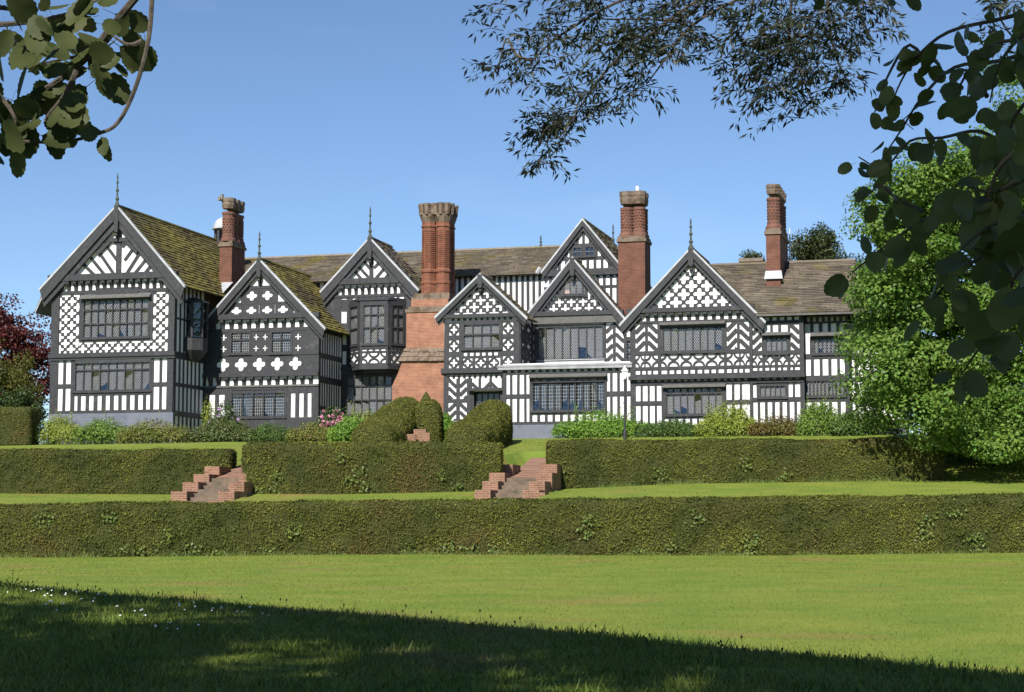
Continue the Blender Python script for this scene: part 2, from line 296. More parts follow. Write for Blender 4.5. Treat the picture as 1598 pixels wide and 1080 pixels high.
hedge('yew_hedge', 'clipped hedge right of the central brick steps reaching under the tree', [(x, 64.8, ip(x, [1, 6, 20], [2.4, 2.6, 2.75])-.05, 4.13+.004*(x-1.3)+.02*math.sin(x), 1.6) for x in np.linspace(15.4, 1.3, 10)], 1300, seed=9, size=.055, group='clipped yew hedges')
hedge('yew_hedge', 'dark clipped hedge far left behind the copper and green trees', [(x, 88.5, 4.9, 6.72, 1.5) for x in np.linspace(-23.6, -33, 6)], 300, seed=11, group='clipped yew hedges')
hedge('connecting_hedge', 'narrow return of clipped hedge beside the left brick steps', [(-9.2, 63.2, 2.1, 3.93, .5), (-9.6, 68.5, 2.6, 3.9, .5)], 420, seed=13)
RND = [(.5, 0), (.52, .4), (.5, .7), (.42, .9), (.22, 1), (0, 1.02), (-.22, 1), (-.42, .9), (-.5, .7), (-.52, .4), (-.5, 0)]
def tp(x, y, Y): return at(x, y, Y)
def topiary(label, pl, seed, cat='topiary'):
    path = []
    for (x, yt, Y, wd) in pl:
        p = at(x, yt, Y); path.append((p.x, p.y, g(p.x, p.y)-.1, p.z, wd))
    return hedge('topiary_hedge', label, path[::-1], 1500, TOPL, .05, RND, seed, .06, 'clipped topiary hedges', cat)
topiary('wave shaped clipped topiary sloping up beside the brick chimney', [(580, 670, 70.0, 1.5), (588, 662, 71, 1.9), (600, 652, 73.5, 1.9), (618, 634, 76.5, 1.6), (630, 623, 78, 1.4), (636, 624, 79.5, 1.2)], 21)
topiary('dark clipped yew block right of the small upper brick steps', [(668, 632, 76, 1.0), (669, 626, 77, 1.1), (671, 626, 79, 1.0)], 22)
topiary('wave shaped clipped topiary in front of the porch door', [(728, 667, 70.0, 1.5), (734, 660, 71.5, 1.9), (748, 652, 74.5, 1.8), (763, 635, 77, 1.6), (769, 628, 78.5, 1.5), (771, 629, 80, 1.45)], 23)
# little cone topiary
p = at(665, 640, 82); t = tag(ob('topiary_cone', None), 'small pointed clipped cone in front of the brick chimney base', 'topiary')
V = []; nn = 14
for j, (r, z) in enumerate([(.42, -1.6), (.45, -.4), (.40, 0), (.30, .35), (.16, .62), (.02, .84)]):
    V += [(p.x+r*math.cos(i*6.2832/nn), p.y+r*math.sin(i*6.2832/nn), p.z+z) for i in range(nn)]
F = [(j*nn+i, j*nn+(i+1) % nn, (j+1)*nn+(i+1) % nn, (j+1)*nn+i) for j in range(5) for i in range(nn)]; V = np.array(V); F = np.array(F)
ob('core', npmesh('core', V, F, HEDC, True), t); P, N = sample(V, F, 2500); Vc, Fc = cards(P, N, .06, .03, .7); tag(ob('leaves', npmesh('leaves', Vc, Fc, TOPL), t), None, None, None, 'stuff')
# weeds and long grass at the foot of the hedges, bramble sprigs growing out of them
WEED = leafm('weed_leaf', (.10, .15, .03), (.15, .19, .04), isl=.35)
for lab, ya, xr, cnt in (('long grass and weeds at the foot of the lower hedge', 52.93, (-16, 16), 6000), ('long grass and weeds at the foot of the right upper hedge', 63.9, (2.5, 15.5), 2600)):
    x = rng.uniform(*xr, cnt); k = wob(np.stack([x, x*0, x*0], 1), 1.3, 3)+.6*rng.random(cnt) > .25; x = x[k]; n = len(x); y = ya+rng.uniform(-.12, .1, n); h = rng.gamma(3, .03, n); a = rng.uniform(0, 3.14, n)
    P = np.stack([x, y, gz(x, y)-.01], 1); wv = np.stack([np.cos(a), np.sin(a)*.3, a*0], 1)*.012; T = P+np.stack([rng.normal(0, .4, n)*h, rng.normal(0, .3, n)*h, h], 1)
    V = np.stack([P-wv, P+wv, T+wv*.3, T-wv*.3], 1).reshape(-1, 3); tag(ob('weeds', npmesh('weeds', V, np.arange(4*n).reshape(n, 4), WEED)), lab, 'weeds', None, 'stuff')
def sprigs(lab, pts, Y, r=.14, cnt=26, sz=.1):
    PP = []
    for (x, y) in pts:
        c = at(x, y, Y); PP.append(np.array(c)+rng.normal(size=(cnt, 3))*[r, .03, r*.9])
    PP = np.concatenate(PP); V, F = cards(PP, PP*0+[-.2, -1, .5], sz, sz*.7, .45); tag(ob('bramble_sprigs', npmesh('bramble_sprigs', V, F, WEED)), lab, 'bramble', None, 'stuff')
sprigs('pale bramble and sycamore sprigs poking out of the lower hedge', [(70, 810), (170, 808), (195, 862), (222, 864), (262, 838), (298, 858), (340, 862), (418, 860), (455, 830), (640, 864), (700, 852), (735, 862), (770, 858), (920, 815), (915, 832), (1090, 808), (1175, 845), (1165, 852), (1045, 856), (1445, 818), (1490, 800), (1520, 838), (1525, 850), (1440, 835), (1000, 862)], 52.92)
sprigs('pale sycamore sprigs poking out of the middle upper hedge', [(530, 716), (565, 735), (545, 748), (570, 758), (405, 765), (425, 770), (690, 745), (715, 760), (430, 745)], 61.9, .13, 22, .1)
sprigs('pale sprigs poking out of the right upper hedge', [(1165, 725), (1030, 735), (1028, 745), (1225, 745), (1365, 752), (880, 735)], 63.9, .13, 22, .1)
# ---------------------------------------------------------------- brick garden steps
def steps(label, k, n, off_r, deep):
    t = tag(ob('garden_steps', None), label, 'steps', 'brick garden steps'); dirx = .17 if k else .09; an = -math.atan(dirx)
    y0 = 59 if k else 59.4; t.location = (stair_x(k, y0), y0, 0); t.rotation_euler = (0, 0, an)
    for i in range(n):
        for s in (-1, 1):
            j = i-(off_r if s > 0 else 0); a = j*1.4; top = (2.335 if k else 2.30)+.32*j-.003*j*j
            b = MB().box((s*.8-.27+.01*random.random(), a, 1.3), (s*.8+.27+.01*random.random(), a+1.4+(.25 if i == n-1 else 0), top)); o_ = b.build('parapet_block', BRS, t); o_.rotation_euler = (random.gauss(0, .004), random.gauss(0, .006), random.gauss(0, .004))
    for i in range(deep):
        a = -1.4+i*.55; z = 1.70+.135*i; MB().box((-.53, a, 1.0), (.53, a+.62, z)).build('tread', TREAD, t)
    a = -1.4+deep*.55; z = 1.70+.135*(deep-1)+.02; e = 10.9
    b = MB(); b.add([(-.53, a, z), (.53, a, z), (.9, e, 3.72), (-.9, e, 3.72), (-.53, a, .8), (.53, a, .8), (.9, e, .8), (-.9, e, .8)], [(0, 1, 2, 3), (4, 5, 1, 0), (5, 6, 2, 1), (7, 4, 0, 3), (6, 7, 3, 2), (7, 6, 5, 4)]); b.build('brick_path', BRS, t)
    MB().box((.53+.54, 0.0, 1.2), (.53+.56+.2, 5.4, 2.25)).build('cheek_wall', BRS, t) if k else None
    return t
steps('central flight of red brick garden steps with stepped parapets', 1, 4, 0, 9)
steps('left flight of red brick garden steps with stepped parapets', 0, 4, 1, 9)
t = tag(ob('garden_steps', None), 'small upper brick steps between the clipped topiary hedges', 'steps', 'brick garden steps')
for (x, y, Y, w, h) in ((638, 682, 72.2, .55, .45), (655, 677, 73.0, .5, .75), (662, 681, 72.6, .45, .6)):
    p = at(x, y, Y); MB().box((p.x-w/2, p.y, p.z-1.2), (p.x+w/2, p.y+.6, p.z+h*.25)).build('parapet_block', BRS, t)
# ---------------------------------------------------------------- the hall
HALL = tag(ob('manor_hall', None, None, O0, (0, 0, -TH)), 'black and white timber framed manor hall with many gables and brick chimneys', 'manor house')
cube = pmesh('timber', [(-.5,-.5,-.5),(.5,-.5,-.5),(.5,.5,-.5),(-.5,.5,-.5),(-.5,-.5,.5),(.5,-.5,.5),(.5,.5,.5),(-.5,.5,.5)], [(0,3,2,1),(4,5,6,7),(0,1,5,4),(1,2,6,5),(2,3,7,6),(3,0,4,7)], TI)
_cubes = {'painted_timber': cube}
def cubem(mat):
    if mat.name not in _cubes: c = cube.copy(); c.materials.clear(); c.materials.append(mat); _cubes[mat.name] = c
    return _cubes[mat.name]
brk = pmesh('bracket', [(-.5,-1,1),(.5,-1,1),(.5,0,1),(-.5,0,1),(-.5,-1,.72),(.5,-1,.72),(-.5,-.45,.35),(.5,-.45,.35),(-.5,-.3,0),(.5,-.3,0),(.5,0,0),(-.5,0,0)],
            [(0,1,2,3),(0,4,5,1),(4,6,7,5),(6,8,9,7),(8,11,10,9),(0,3,11,8,6,4),(1,5,7,9,10,2)], TI)
pane_me = pmesh('pane', [(-.5,0,-.5),(.5,0,-.5),(.5,0,.5),(-.5,0,.5)], [(0,1,2,3)], GL)
def quat(ph, d, rho, core):
    r = core
    for k in range(4):
        a = ph-k*math.pi/2; q = rho*rho-(d*math.sin(a))**2
        if q > 0 and math.cos(a) > 0: r = max(r, d*math.cos(a)+math.sqrt(q))
    return r
def ringmesh(outer, d, rho, core, K=32, clip=None):
    V = []; F = []
    for i in range(K):
        ph = 2*math.pi*(i+.0)/K; c, s = math.cos(ph), math.sin(ph); r = quat(ph, d, rho, core)
        if outer == 'dia': ro = 1/(abs(c)+abs(s))
        elif outer == 'sq': ro = 1/max(abs(c), abs(s))
        else: ro = min(1.22/(abs(c)+abs(s)), 1/max(abs(c), abs(s)))
        r = min(r, ro*.97)
        V += [(ro*c, -1, ro*s), (r*c, -1, r*s), (r*c, 0, r*s), (ro*c, 0, ro*s)]
    for i in range(K):
        a, b = 4*i, 4*((i+1) % K); F += [(a, b, b+1, a+1), (a+1, b+1, b+2, a+2)]
        if outer == 'oct': F.append((b, a, a+3, b+3))
    return pmesh('quatrefoil_panel', V, F, TI)
RING = {'dia': ringmesh('dia', .50, .285, .36), 'diafine': ringmesh('dia', .54, .23, .30), 'sq': ringmesh('sq', .40, .30, .34), 'sqs': ringmesh('sq', .38, .19, .20), 'oct': ringmesh('oct', .50, .22, .36)}
def starmesh():
    V = []; F = []; K = 6
    for cx, cz, a0 in ((-1, -1, 0), (1, -1, 90), (1, 1, 180), (-1, 1, 270)):
        b = len(V)
        for i in range(K+1):
            a = R(a0+90*i/K)
            for r in (.98, .66): V += [(cx+r*math.cos(a), -1, cz+r*math.sin(a)), (cx+r*math.cos(a), 0, cz+r*math.sin(a))]
        for i in range(K):
            p = b+4*i; q = p+4; F += [(p, p+2, q+2, q), (p, q, q+1, p+1), (p+2, p+3, q+3, q+2)]
    return pmesh('star_panel', V, F, TI)
STAR = starmesh()
class Facade:
    def __init__(s, label, w=0, cx=0, cy=0, org=None, phi=0, name='wall'):
        s.px = org is None; s.w = w; s.cx = cx; s.cy = cy; s.phi = phi; s.org = org or (0, w); s.holes = []; s.polys = []; s.label = label
        s.wall = tag(ob(name, bpy.data.meshes.new('wall'), HALL), label); s.d = (math.cos(phi), math.sin(phi)); s.n = (math.sin(phi), -math.cos(phi))
    def S(s, x): return hp(x, s.cy, s.w)[0] if s.px else x
    def Z(s, y): return hp(s.cx, y, s.w)[1] if s.px else y
    def pt(s, a, z, out=0): return (s.org[0]+a*s.d[0]+out*s.n[0], s.org[1]+a*s.d[1]+out*s.n[1], z)
    def rect(s, x0, x1, y0, y1): s.polys.append(('r', s.S(x0), s.S(x1), *sorted((s.Z(y0), s.Z(y1)))))
    def tri(s, *pts): s.polys.append(('p', [(s.S(x), s.Z(y)) for x, y in pts]))
    def cubeo(s, name, a0, a1, z0, z1, out=.05, mat=TI, inn=.03, parent=None, jit=True):
        o_ = out+(random.uniform(0, .014) if jit else 0)
        return ob(name, cubem(mat), parent or s.wall, s.pt((a0+a1)/2, (z0+z1)/2, (o_-inn)/2), (0, random.gauss(0, .004) if name in ('stud', 'post') and s.phi == 0 else 0, s.phi), (max(.01, a1-a0), o_+inn, max(.01, z1-z0)))
    def bar(s, x0, x1, y0, y1, out=.05, name=None, mat=TI):
        a0, a1 = sorted((s.S(x0), s.S(x1))); z0, z1 = sorted((s.Z(y0), s.Z(y1)))
        return s.cubeo(name or ('rail' if a1-a0 > z1-z0 else 'post'), a0, a1, z0, z1, out, mat)
    def diag(s, x0, y0, x1, y1, wpx, out=.045, name='brace'):
        a0, z0, a1, z1 = s.S(x0), s.Z(y0), s.S(x1), s.Z(y1); L = math.hypot(a1-a0, z1-z0); wd = wpx*abs(s.S(1)-s.S(0)) if s.px else wpx
        o_ = out+random.uniform(0, .012); c = s.pt((a0+a1)/2, (z0+z1)/2, (o_-.02)/2); an = math.atan2(z1-z0, a1-a0)
        m = Matrix.Rotation(s.phi, 3, 'Z') @ Matrix.Rotation(-an, 3, 'Y')
        return ob(name, cubem(TI), s.wall, c, m.to_euler(), (L, o_+.02, wd))
    def studs(s, x0, x1, y0, y1, n, gap=.42, ends=False, name='stud', out=.05):   # n plaster panels, n-1 studs between
        p = (x1-x0)/n
        for i in range(0 if ends else 1, n+1 if ends else n):
            c = x0+p*i; h = p*gap/2*random.uniform(.9, 1.1); s.bar(c-h, c+h, y0, y1, out, name)
    def brackets(s, x0, x1, y0, y1, n, deep=.2, fill=.42):
        p = (x1-x0)/n; z0, z1 = sorted((s.Z(y0), s.Z(y1)))
        for i in range(n+1):
            c = s.S(x0+p*i); wd = abs(s.S(x0+p)-s.S(x0))*fill
            ob('bracket', brk, s.wall, s.pt(c, z0), (0, 0, s.phi), (wd, deep+random.uniform(0, .01), z1-z0))
    def herring(s, x0, x1, y0, y1, up, step=13, wpx=4.4):          # parallel raking timbers clipped to a panel; up=1 rises to the right
        w = x1-x0; y = y0-w
        while y < y1+w:
            ya, yb = (y+w, y) if up else (y, y+w)                 # left end, right end
            xa, xb = x0, x1
            def cl(xa, ya, xb, yb):
                for lim, lower in ((y0, True), (y1, False)):
                    ia = ya < lim if lower else ya > lim; ib = yb < lim if lower else yb > lim
                    if ia and ib: return None
                    if ia or ib:
                        f = (lim-ya)/(yb-ya); xm = xa+f*(xb-xa)
                        if ia: xa, ya = xm, lim
                        else: xb, yb = xm, lim
                return xa, ya, xb, yb
            r = cl(xa, ya, xb, yb)
            if r and abs(r[2]-r[0]) > 1.5: s.diag(*r, wpx)
            y += step
    def tile(s, kind, x, y, hx, hy, out=.045):
        a, z = s.S(x), s.Z(y); sx = abs(s.S(x+hx)-s.S(x-hx))/2; sz = abs(s.Z(y+hy)-s.Z(y-hy))/2
        me = STAR if kind == 'star' else RING[kind]
        return ob('star_panel' if kind == 'star' else 'quatrefoil_panel', me, s.wall, s.pt(a, z), (0, 0, s.phi), (sx, out+random.uniform(0, .008), sz))
    def lattice(s, kind, region, px, py, x0, y0, excl=(), out=.045):
        reg = [(s.S(x), s.Z(y)) for x, y in region]; ex = [(*sorted((s.S(a), s.S(b))), *sorted((s.Z(c), s.Z(d)))) for a, b, c, d in excl]
        ar = sum(reg[i][0]*reg[(i+1) % len(reg)][1]-reg[(i+1) % len(reg)][0]*reg[i][1] for i in range(len(reg)))
        if ar < 0: reg = reg[::-1]
        sx = abs(s.S(x0+px)-s.S(x0))/2; sz = abs(s.Z(y0+py)-s.Z(y0))/2; cx0, cz0 = s.S(x0), s.Z(y0)
        xs_ = [p[0] for p in reg]; zs_ = [p[1] for p in reg]
        for i in range(-60, 61):
            for j in range(-60, 61):
                if (i+j) % 2: continue
                cx, cz = cx0+i*sx, cz0+j*sz
                if cx < min(xs_)-sx or cx > max(xs_)+sx or cz < min(zs_)-sz or cz > max(zs_)+sz: continue
                planes = []; skip = False; corners = [(cx+sx, cz), (cx-sx, cz), (cx, cz+sz), (cx, cz-sz)]
                for q in range(len(reg)):
                    (ax, az), (bx, bz) = reg[q], reg[(q+1) % len(reg)]; nx, nz = bz-az, -(bx-ax)      # outward
                    dd = [(p[0]-ax)*nx+(p[1]-az)*nz for p in corners]
                    if min(dd) >= -1e-6: skip = True; break
                    if max(dd) > 1e-6: planes.append((ax, az, nx, nz))
                if skip: continue
                for (a, b, c, d) in ex:
                    if cx+sx <= a or cx-sx >= b or cz+sz <= c or cz-sz >= d: continue
                    opts = [(a-cx, (a, 0, 1, 0)), (cx-b, (b, 0, -1, 0)), (c-cz, (0, c, 0, 1)), (cz-d, (0, d, 0, -1))]
                    best = max(opts, key=lambda o: o[0]); planes.append(best[1])
                    if best[0] < -max(sx, sz): skip = True
                if skip: continue
                base = RING[kind]; loc = s.pt(cx, cz); sc = (sx, out, sz)
                if not planes: ob('quatrefoil_panel', base, s.wall, loc, (0, 0, s.phi), sc); continue
                bm = bmesh.new(); bm.from_mesh(base)
                for (ax, az, nx, nz) in planes:
                    co = Vector(((ax-cx)/sx if nx or True else 0, 0, (az-cz)/sz)); no = Vector((nx*sx, 0, nz*sz)).normalized()
                    if nx == 0: co.x = 0
                    if nz == 0: co.z = 0
                    bmesh.ops.bisect_plane(bm, geom=bm.verts[:]+bm.edges[:]+bm.faces[:], plane_co=co, plane_no=no, clear_outer=True)
                if len(bm.faces) > 2:
                    me = bpy.data.meshes.new('quatrefoil_panel'); bm.to_mesh(me); me.materials.append(TI); ob('quatrefoil_panel', me, s.wall, loc, (0, 0, s.phi), sc)
                bm.free()
    def window(s, x0, x1, y0, y1, nl, rows=(), diag=True, hood=None, curtains=(), lit=None, hole=True, label=None, cell=.13, fw=.09, thin=.055):
        a0, a1 = sorted((s.S(x0), s.S(x1))); z0, z1 = sorted((s.Z(y0), s.Z(y1)))
        dep = .10 if hole else -.03
        if hole: s.holes.append((a0, a1, z0, z1))
        win = tag(ob('window', None, HALL), label)
        fr = MB()
        def bx(mb, p0, p1, q0, q1, o0, o1):
            c = [s.pt(p, q, o) for q in (q0, q1) for p, o in ((p0, o1), (p1, o1), (p1, o0), (p0, o0))]
            mb.add(c, [(0,3,2,1),(4,5,6,7),(0,1,5,4),(1,2,6,5),(2,3,7,6),(3,0,4,7)])
        for p in ((a0-fw, a0+.02, z0-fw, z1+fw), (a1-.02, a1+fw, z0-fw, z1+fw)): bx(fr, *p, -.12 if hole else 0, .075)
        for p in ((a0+.02, a1-.02, z0-fw, z0+.02), (a0+.02, a1-.02, z1-.02, z1+fw)): bx(fr, *p, -.12 if hole else 0, .085)
        fr.build('frame', TI, win)
        st = MB(); bx(st, a0-fw-.04, a1+fw+.04, z0-fw-.03, z0-fw+.02, -.05, .14); st.build('sill', TI, win)
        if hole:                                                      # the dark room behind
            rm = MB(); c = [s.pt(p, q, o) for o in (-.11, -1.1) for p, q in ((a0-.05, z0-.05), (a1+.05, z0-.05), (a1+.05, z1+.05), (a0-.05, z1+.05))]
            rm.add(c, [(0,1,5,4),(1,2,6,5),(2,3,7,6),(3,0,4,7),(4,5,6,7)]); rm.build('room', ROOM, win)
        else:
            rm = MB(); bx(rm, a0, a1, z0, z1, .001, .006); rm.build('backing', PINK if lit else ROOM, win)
        p = (a1-a0)/nl; zr = [z0]+sorted(s.Z(r) for r in rows)+[z1]
        for i in range(1, nl): s.cubeo('mullion', a0+p*i-thin/2, a0+p*i+thin/2, z0, z1, .05, TI, .10 if hole else 0, win)
        for z in zr[1:-1]: s.cubeo('transom', a0, a1, z-.035, z+.035, .062, TI, .10 if hole else 0, win)
        go = -.045 if hole else .02
        cm = MB()
        for i in range(nl):
            for j in range(len(zr)-1):
                pa, pb, qa, qb = a0+p*i, a0+p*(i+1), zr[j], zr[j+1]
                ob('pane', pane_me, win, s.pt((pa+pb)/2, (qa+qb)/2, go), (random.gauss(0, .05), 0, s.phi+random.gauss(0, .06)), (pb-pa, 1, qb-qa))
                ha, hb = p/2, (qb-qa)/2; ca, cb = (pa+pb)/2, (qa+qb)/2; cw = .0095
                def strip(u0, v0, u1, v1):
                    L = math.hypot(u1-u0, v1-v0)
                    if L < .02: return
                    nx, nz = -(v1-v0)/L*cw, (u1-u0)/L*cw
                    cm.add([s.pt(u0+nx, v0+nz, go+.02), s.pt(u0-nx, v0-nz, go+.02), s.pt(u1-nx, v1-nz, go+.02), s.pt(u1+nx, v1+nz, go+.02)], [(0, 1, 2, 3)])
                if diag:
                    kx, kz = cell*.8, cell*1.25                       # lattice of lozenges clipped to the light
                    m = int((ha/kx+hb/kz))+1
                    for e in range(-m, m+1):
                        for sg in (1, -1):
                            # line u/kx + sg*v/kz = e
                            pts = []
                            for u in (-ha, ha):
                                v = (e-u/kx)*kz*sg
                                if -hb <= v <= hb: pts.append((u, v))
                            for v in (-hb, hb):
                                u = (e-sg*v/kz)*kx
                                if -ha < u < ha: pts.append((u, v))
                            if len(pts) >= 2: strip(ca+pts[0][0], cb+pts[0][1], ca+pts[-1][0], cb+pts[-1][1])
                else:
                    nu = max(1, round(2*ha/(cell*1.05))); nv = max(1, round(2*hb/(cell*1.35)))
                    for e in range(1, nu): strip(pa+p*e/nu, qa, pa+p*e/nu, qb)
                    for e in range(1, nv): strip(pa, qa+(qb-qa)*e/nv, pb, qa+(qb-qa)*e/nv)
        cm.build('lead_lattice', CAME, win)
        for (c0, c1, dz) in curtains:                                 # fractions of the width, raked inner hem
            V = []; nn = 9; u0, u1 = a0+(a1-a0)*c0, a0+(a1-a0)*c1
            for i in range(nn+1):
                f = i/nn; u = u0+(u1-u0)*f; o = -.2+.025*math.sin(i*2.4); zb = z0+(z1-z0)*(dz*f if dz > 0 else -dz*(1-f)); V += [s.pt(u, zb, o), s.pt(u, z1, o)]
            ob('curtain', pmesh('curtain', V, [(2*i, 2*i+2, 2*i+3, 2*i+1) for i in range(nn)], CURT), win)
        if hood:
            h0, h1 = sorted((s.Z(hood[0]), s.Z(hood[1]))); b = MB(); ov = .16
            c = [s.pt(p, q, o) for p, q, o in ((a0-ov, h0, .05), (a1+ov, h0, .05), (a1+ov, h0, .30), (a0-ov, h0, .30), (a0-ov, h1, .05), (a1+ov, h1, .05), (a1+ov, h0+.06, .30), (a0-ov, h0+.06, .30))]
            b.add(c, [(0,1,2,3),(4,7,6,5),(3,2,6,7),(0,3,7,4),(1,5,6,2)]); b.build('hood', TL, win)
        return win
    def finish(s, mat=PL):
        V = []; F = []
        def quad(a0, a1, z0, z1): b = len(V); V.extend([s.pt(a0, z0), s.pt(a1, z0), s.pt(a1, z1), s.pt(a0, z1)]); F.append((b, b+1, b+2, b+3))
        for p in s.polys:
            if p[0] == 'p': b = len(V); V.extend(s.pt(a, z) for a, z in p[1]); F.append(tuple(range(b, len(V)))); continue
            _, a0, a1, z0, z1 = p
            A = sorted({a0, a1, *[v for h in s.holes for v in h[:2] if a0 < v < a1]}); Zs = sorted({z0, z1, *[v for h in s.holes for v in h[2:] if z0 < v < z1]})
            for i in range(len(A)-1):
                for j in range(len(Zs)-1):
                    m, q = (A[i]+A[i+1])/2, (Zs[j]+Zs[j+1])/2
                    if any(h[0] < m < h[1] and h[2] < q < h[3] for h in s.holes): continue
                    quad(A[i], A[i+1], Zs[j], Zs[j+1])
        me = s.wall.data; me.from_pydata(V, [], F); me.materials.append(mat); me.update()
def slates(quadpts, mat, parent, exp=.235, wlo=.26, whi=.6, lift=.055):
    E0, E1, R1, R0 = [Vector(p) for p in quadpts]           # eave start, eave end, ridge end, ridge start
    nrm = (E1-E0).cross(R0-E0).normalized()
    if nrm.z < 0: nrm = -nrm
    L = max((R0-E0).length, (R1-E1).length); rows = max(2, int(L/exp)); V = []; F = []
    for r in range(rows):
        f0, f1 = r/rows, min(1.0, (r+1.35)/rows); a, b = E0.lerp(R0, f0), E1.lerp(R1, f0); c, d = E0.lerp(R0, f1), E1.lerp(R1, f1)
        W = (b-a).length; u = -random.random()*.2
        while u < W:
            w = random.uniform(wlo, whi); u0, u1 = max(0, u+.008)/W, min(W, u+w-.008)/W; u += w
            if u1-u0 < .02/W: continue
            l = lift*random.uniform(.7, 1.35); jit = random.uniform(-.018, .018)*(R0-E0).normalized(); q = len(V)
            p0, p1, p2, p3 = a.lerp(b, u0)+jit, a.lerp(b, u1)+jit, c.lerp(d, u1), c.lerp(d, u0)
            V += [p0+nrm*(l+.012), p1+nrm*(l+.012+random.uniform(-.006, .006)), p2+nrm*.012, p3+nrm*.012, p0-nrm*.002, p1-nrm*.002]
            F += [(q, q+1, q+2, q+3), (q, q+4, q+5, q+1), (q, q+3, q+4), (q+1, q+5, q+2)]
    o = tag(ob('stone_slates', pmesh('stone_slates', V, F, mat), parent), None, None, None, 'stuff'); return o
def finial(parent, u, w, z, h, mat=FI):
    prof = [(.13, -.1), (.15, .02), (.07, .12*h), (.06, .16*h), (.10, .2*h), (.10, .24*h), (.05, .27*h), (.045, .42*h), (.085, .45*h), (.085, .49*h), (.04, .53*h), (.035, .66*h), (.07, .69*h), (.06, .73*h), (.03, .77*h), (.045, .86*h), (.04, .9*h), (.008, h)]
    MB().lathe(prof, (u, w, z), 8).build('finial', mat, parent)
def gable(label, w, apex, left, right, back, bbh, over=.5, mats=(RM, RM), fin=0, pend=True, cap=LEAD, apx=None, layer=True):
    wf = w-over; ua, za = hp(*apex, wf); ul, zl = hp(*left, wf); ur, zr = hp(*right, wf)
    k = abs(hp(apex[0], apex[1]+bbh, wf)[1]-za)
    if back is None: back = w+8
    roof = tag(ob('roof', MB().add([(ul, wf+.05, zl-.05), (ua, wf+.05, za-.05), (ur, wf+.05, zr-.05), (ul, back, zl-.05), (ua, back, za-.05), (ur, back, zr-.05)], [(0, 1, 4, 3), (1, 2, 5, 4)]) and None, HALL), label)
    MB().add([(ul, wf+.05, zl-.05), (ua, wf+.05, za-.05), (ur, wf+.05, zr-.05), (ul, back, zl-.05), (ua, back, za-.05), (ur, back, zr-.05)], [(0, 1, 4, 3), (1, 2, 5, 4)]).build('underlay', UND, roof)
    slates([(ur, wf+.06, zr), (ur, back, zr), (ua, back, za), (ua, wf+.06, za)], mats[1], roof)
    slates([(ul, wf+.06, zl), (ul, back, zl), (ua, back, za), (ua, wf+.06, za)], mats[0], roof)
    MB().tube([(ua, wf+.1, za+.03), (ua, back, za+.03)], .10, .10, 6).build('ridge_tiles', mats[1], roof)
    for (ue, ze) in ((ul, zl), (ur, zr)):
        sg = 1 if ue > ua else -1; dl = math.hypot(ue-ua, ze-za); du, dz = (ue-ua)/dl, (ze-za)/dl
        def prism(h0, h1, y0, y1, trim, mat, name):
            e0 = (ue-du*trim, ze-dz*trim)
            P = [(ua, za-h0), (e0[0], e0[1]-h0), (e0[0]-sg*.30*(h1-h0), e0[1]-h1), (ua, za-h1)]
            V = [(p[0], y0, p[1]) for p in P]+[(p[0], y1, p[1]) for p in P]; q = [(0,1,2,3),(7,6,5,4),(0,4,5,1),(1,5,6,2),(2,6,7,3),(3,7,4,0)]
            MB().add(V, q).build(name, mat, roof)
        prism(0, k*.60, wf-.02, wf+.08, 0, TI, 'bargeboard')
        if layer: prism(k*.60, k, wf+.09, wf+.20, .12, TI, 'bargeboard')
        prism(-.09, .025, wf-.05, wf+.16, -.06, cap, 'lead_capping')
    if pend:
        MB().box((ua-.12, wf-.06, za-k*1.25), (ua+.12, wf+.1, za+.02)).lathe([(.10, 0), (.13, -.08), (.06, -.16), (.09, -.25), (.02, -.4)][::-1], (ua, wf+.02, za-k*1.25), 8).build('pendant_post', TI, roof)
    if fin: finial(roof, ua, wf+.05, za+.02, fin)
    return roof, (ua, za, ul, zl, ur, zr)
def sidewall(label, u, w0, w1, z0, z1, rails, n, brs=None):
    f = Facade(label, org=(u, w0), phi=math.pi/2); L = w1-w0; f.rect(0, L, z0, z1)
    for (a, b) in rails: f.bar(0, L, a, b, .022)
    for a in (0, L-.2): f.bar(a, a+.24, z0, z1, .03)
    zs_ = sorted([z0]+[v for r in rails for v in r]+[z1])
    for i in range(0, len(zs_)-1, 2):
        if zs_[i+1]-zs_[i] > .3: f.studs(.2, L-.2, zs_[i], zs_[i+1], n, .42, out=.01)
    return f
# ---- left wing
F1 = Facade('lattice patterned front wall of the left wing', 0, 180, 550); f = F1
f.rect(82, 271, 429, 700); f.tri((85, 429), (270, 429), (182, 338))
f.bar(80, 273, 645, 700, .10, 'plinth', PLI)
f.bar(80, 92, 440, 645, .07); f.bar(262, 272, 440, 645, .07)
f.bar(82, 271, 640, 646, .065); f.bar(92, 118, 598, 604); f.bar(236, 262, 598, 604); f.bar(112, 241, 610, 616, .06)
f.bar(100, 104, 560, 642); f.bar(112, 118, 560, 642); f.bar(236, 241, 560, 642); f.bar(250, 254, 560, 642)
f.studs(113, 240, 616, 641, 10, .42)
f.window(119, 235, 566, 609, 9, (577,), label='nine light lower window of the left wing', curtains=((.22, .33, .9), (.44, .55, .9), (.66, .77, .9)))
f.bar(78, 275, 550, 557, .20, 'jetty_beam'); f.bar(78, 275, 557, 561, .13, 'jetty_beam')
f.window(130, 231, 468, 526, 9, (483, 505), label='wide upper window of the left wing', hood=(459, 466), curtains=((0, .1, .9), (.9, 1, .9)), diag=True)
f.lattice('dia', [(92, 456), (262, 456), (262, 551), (92, 551)], 18.3, 18.7, 111, 468, [(123, 238, 440, 532)])
f.bar(123, 129, 456, 531); f.bar(232, 238, 456, 531); f.bar(123, 238, 526.5, 532, .06); f.bar(149, 214, 449, 459, .07, 'board')
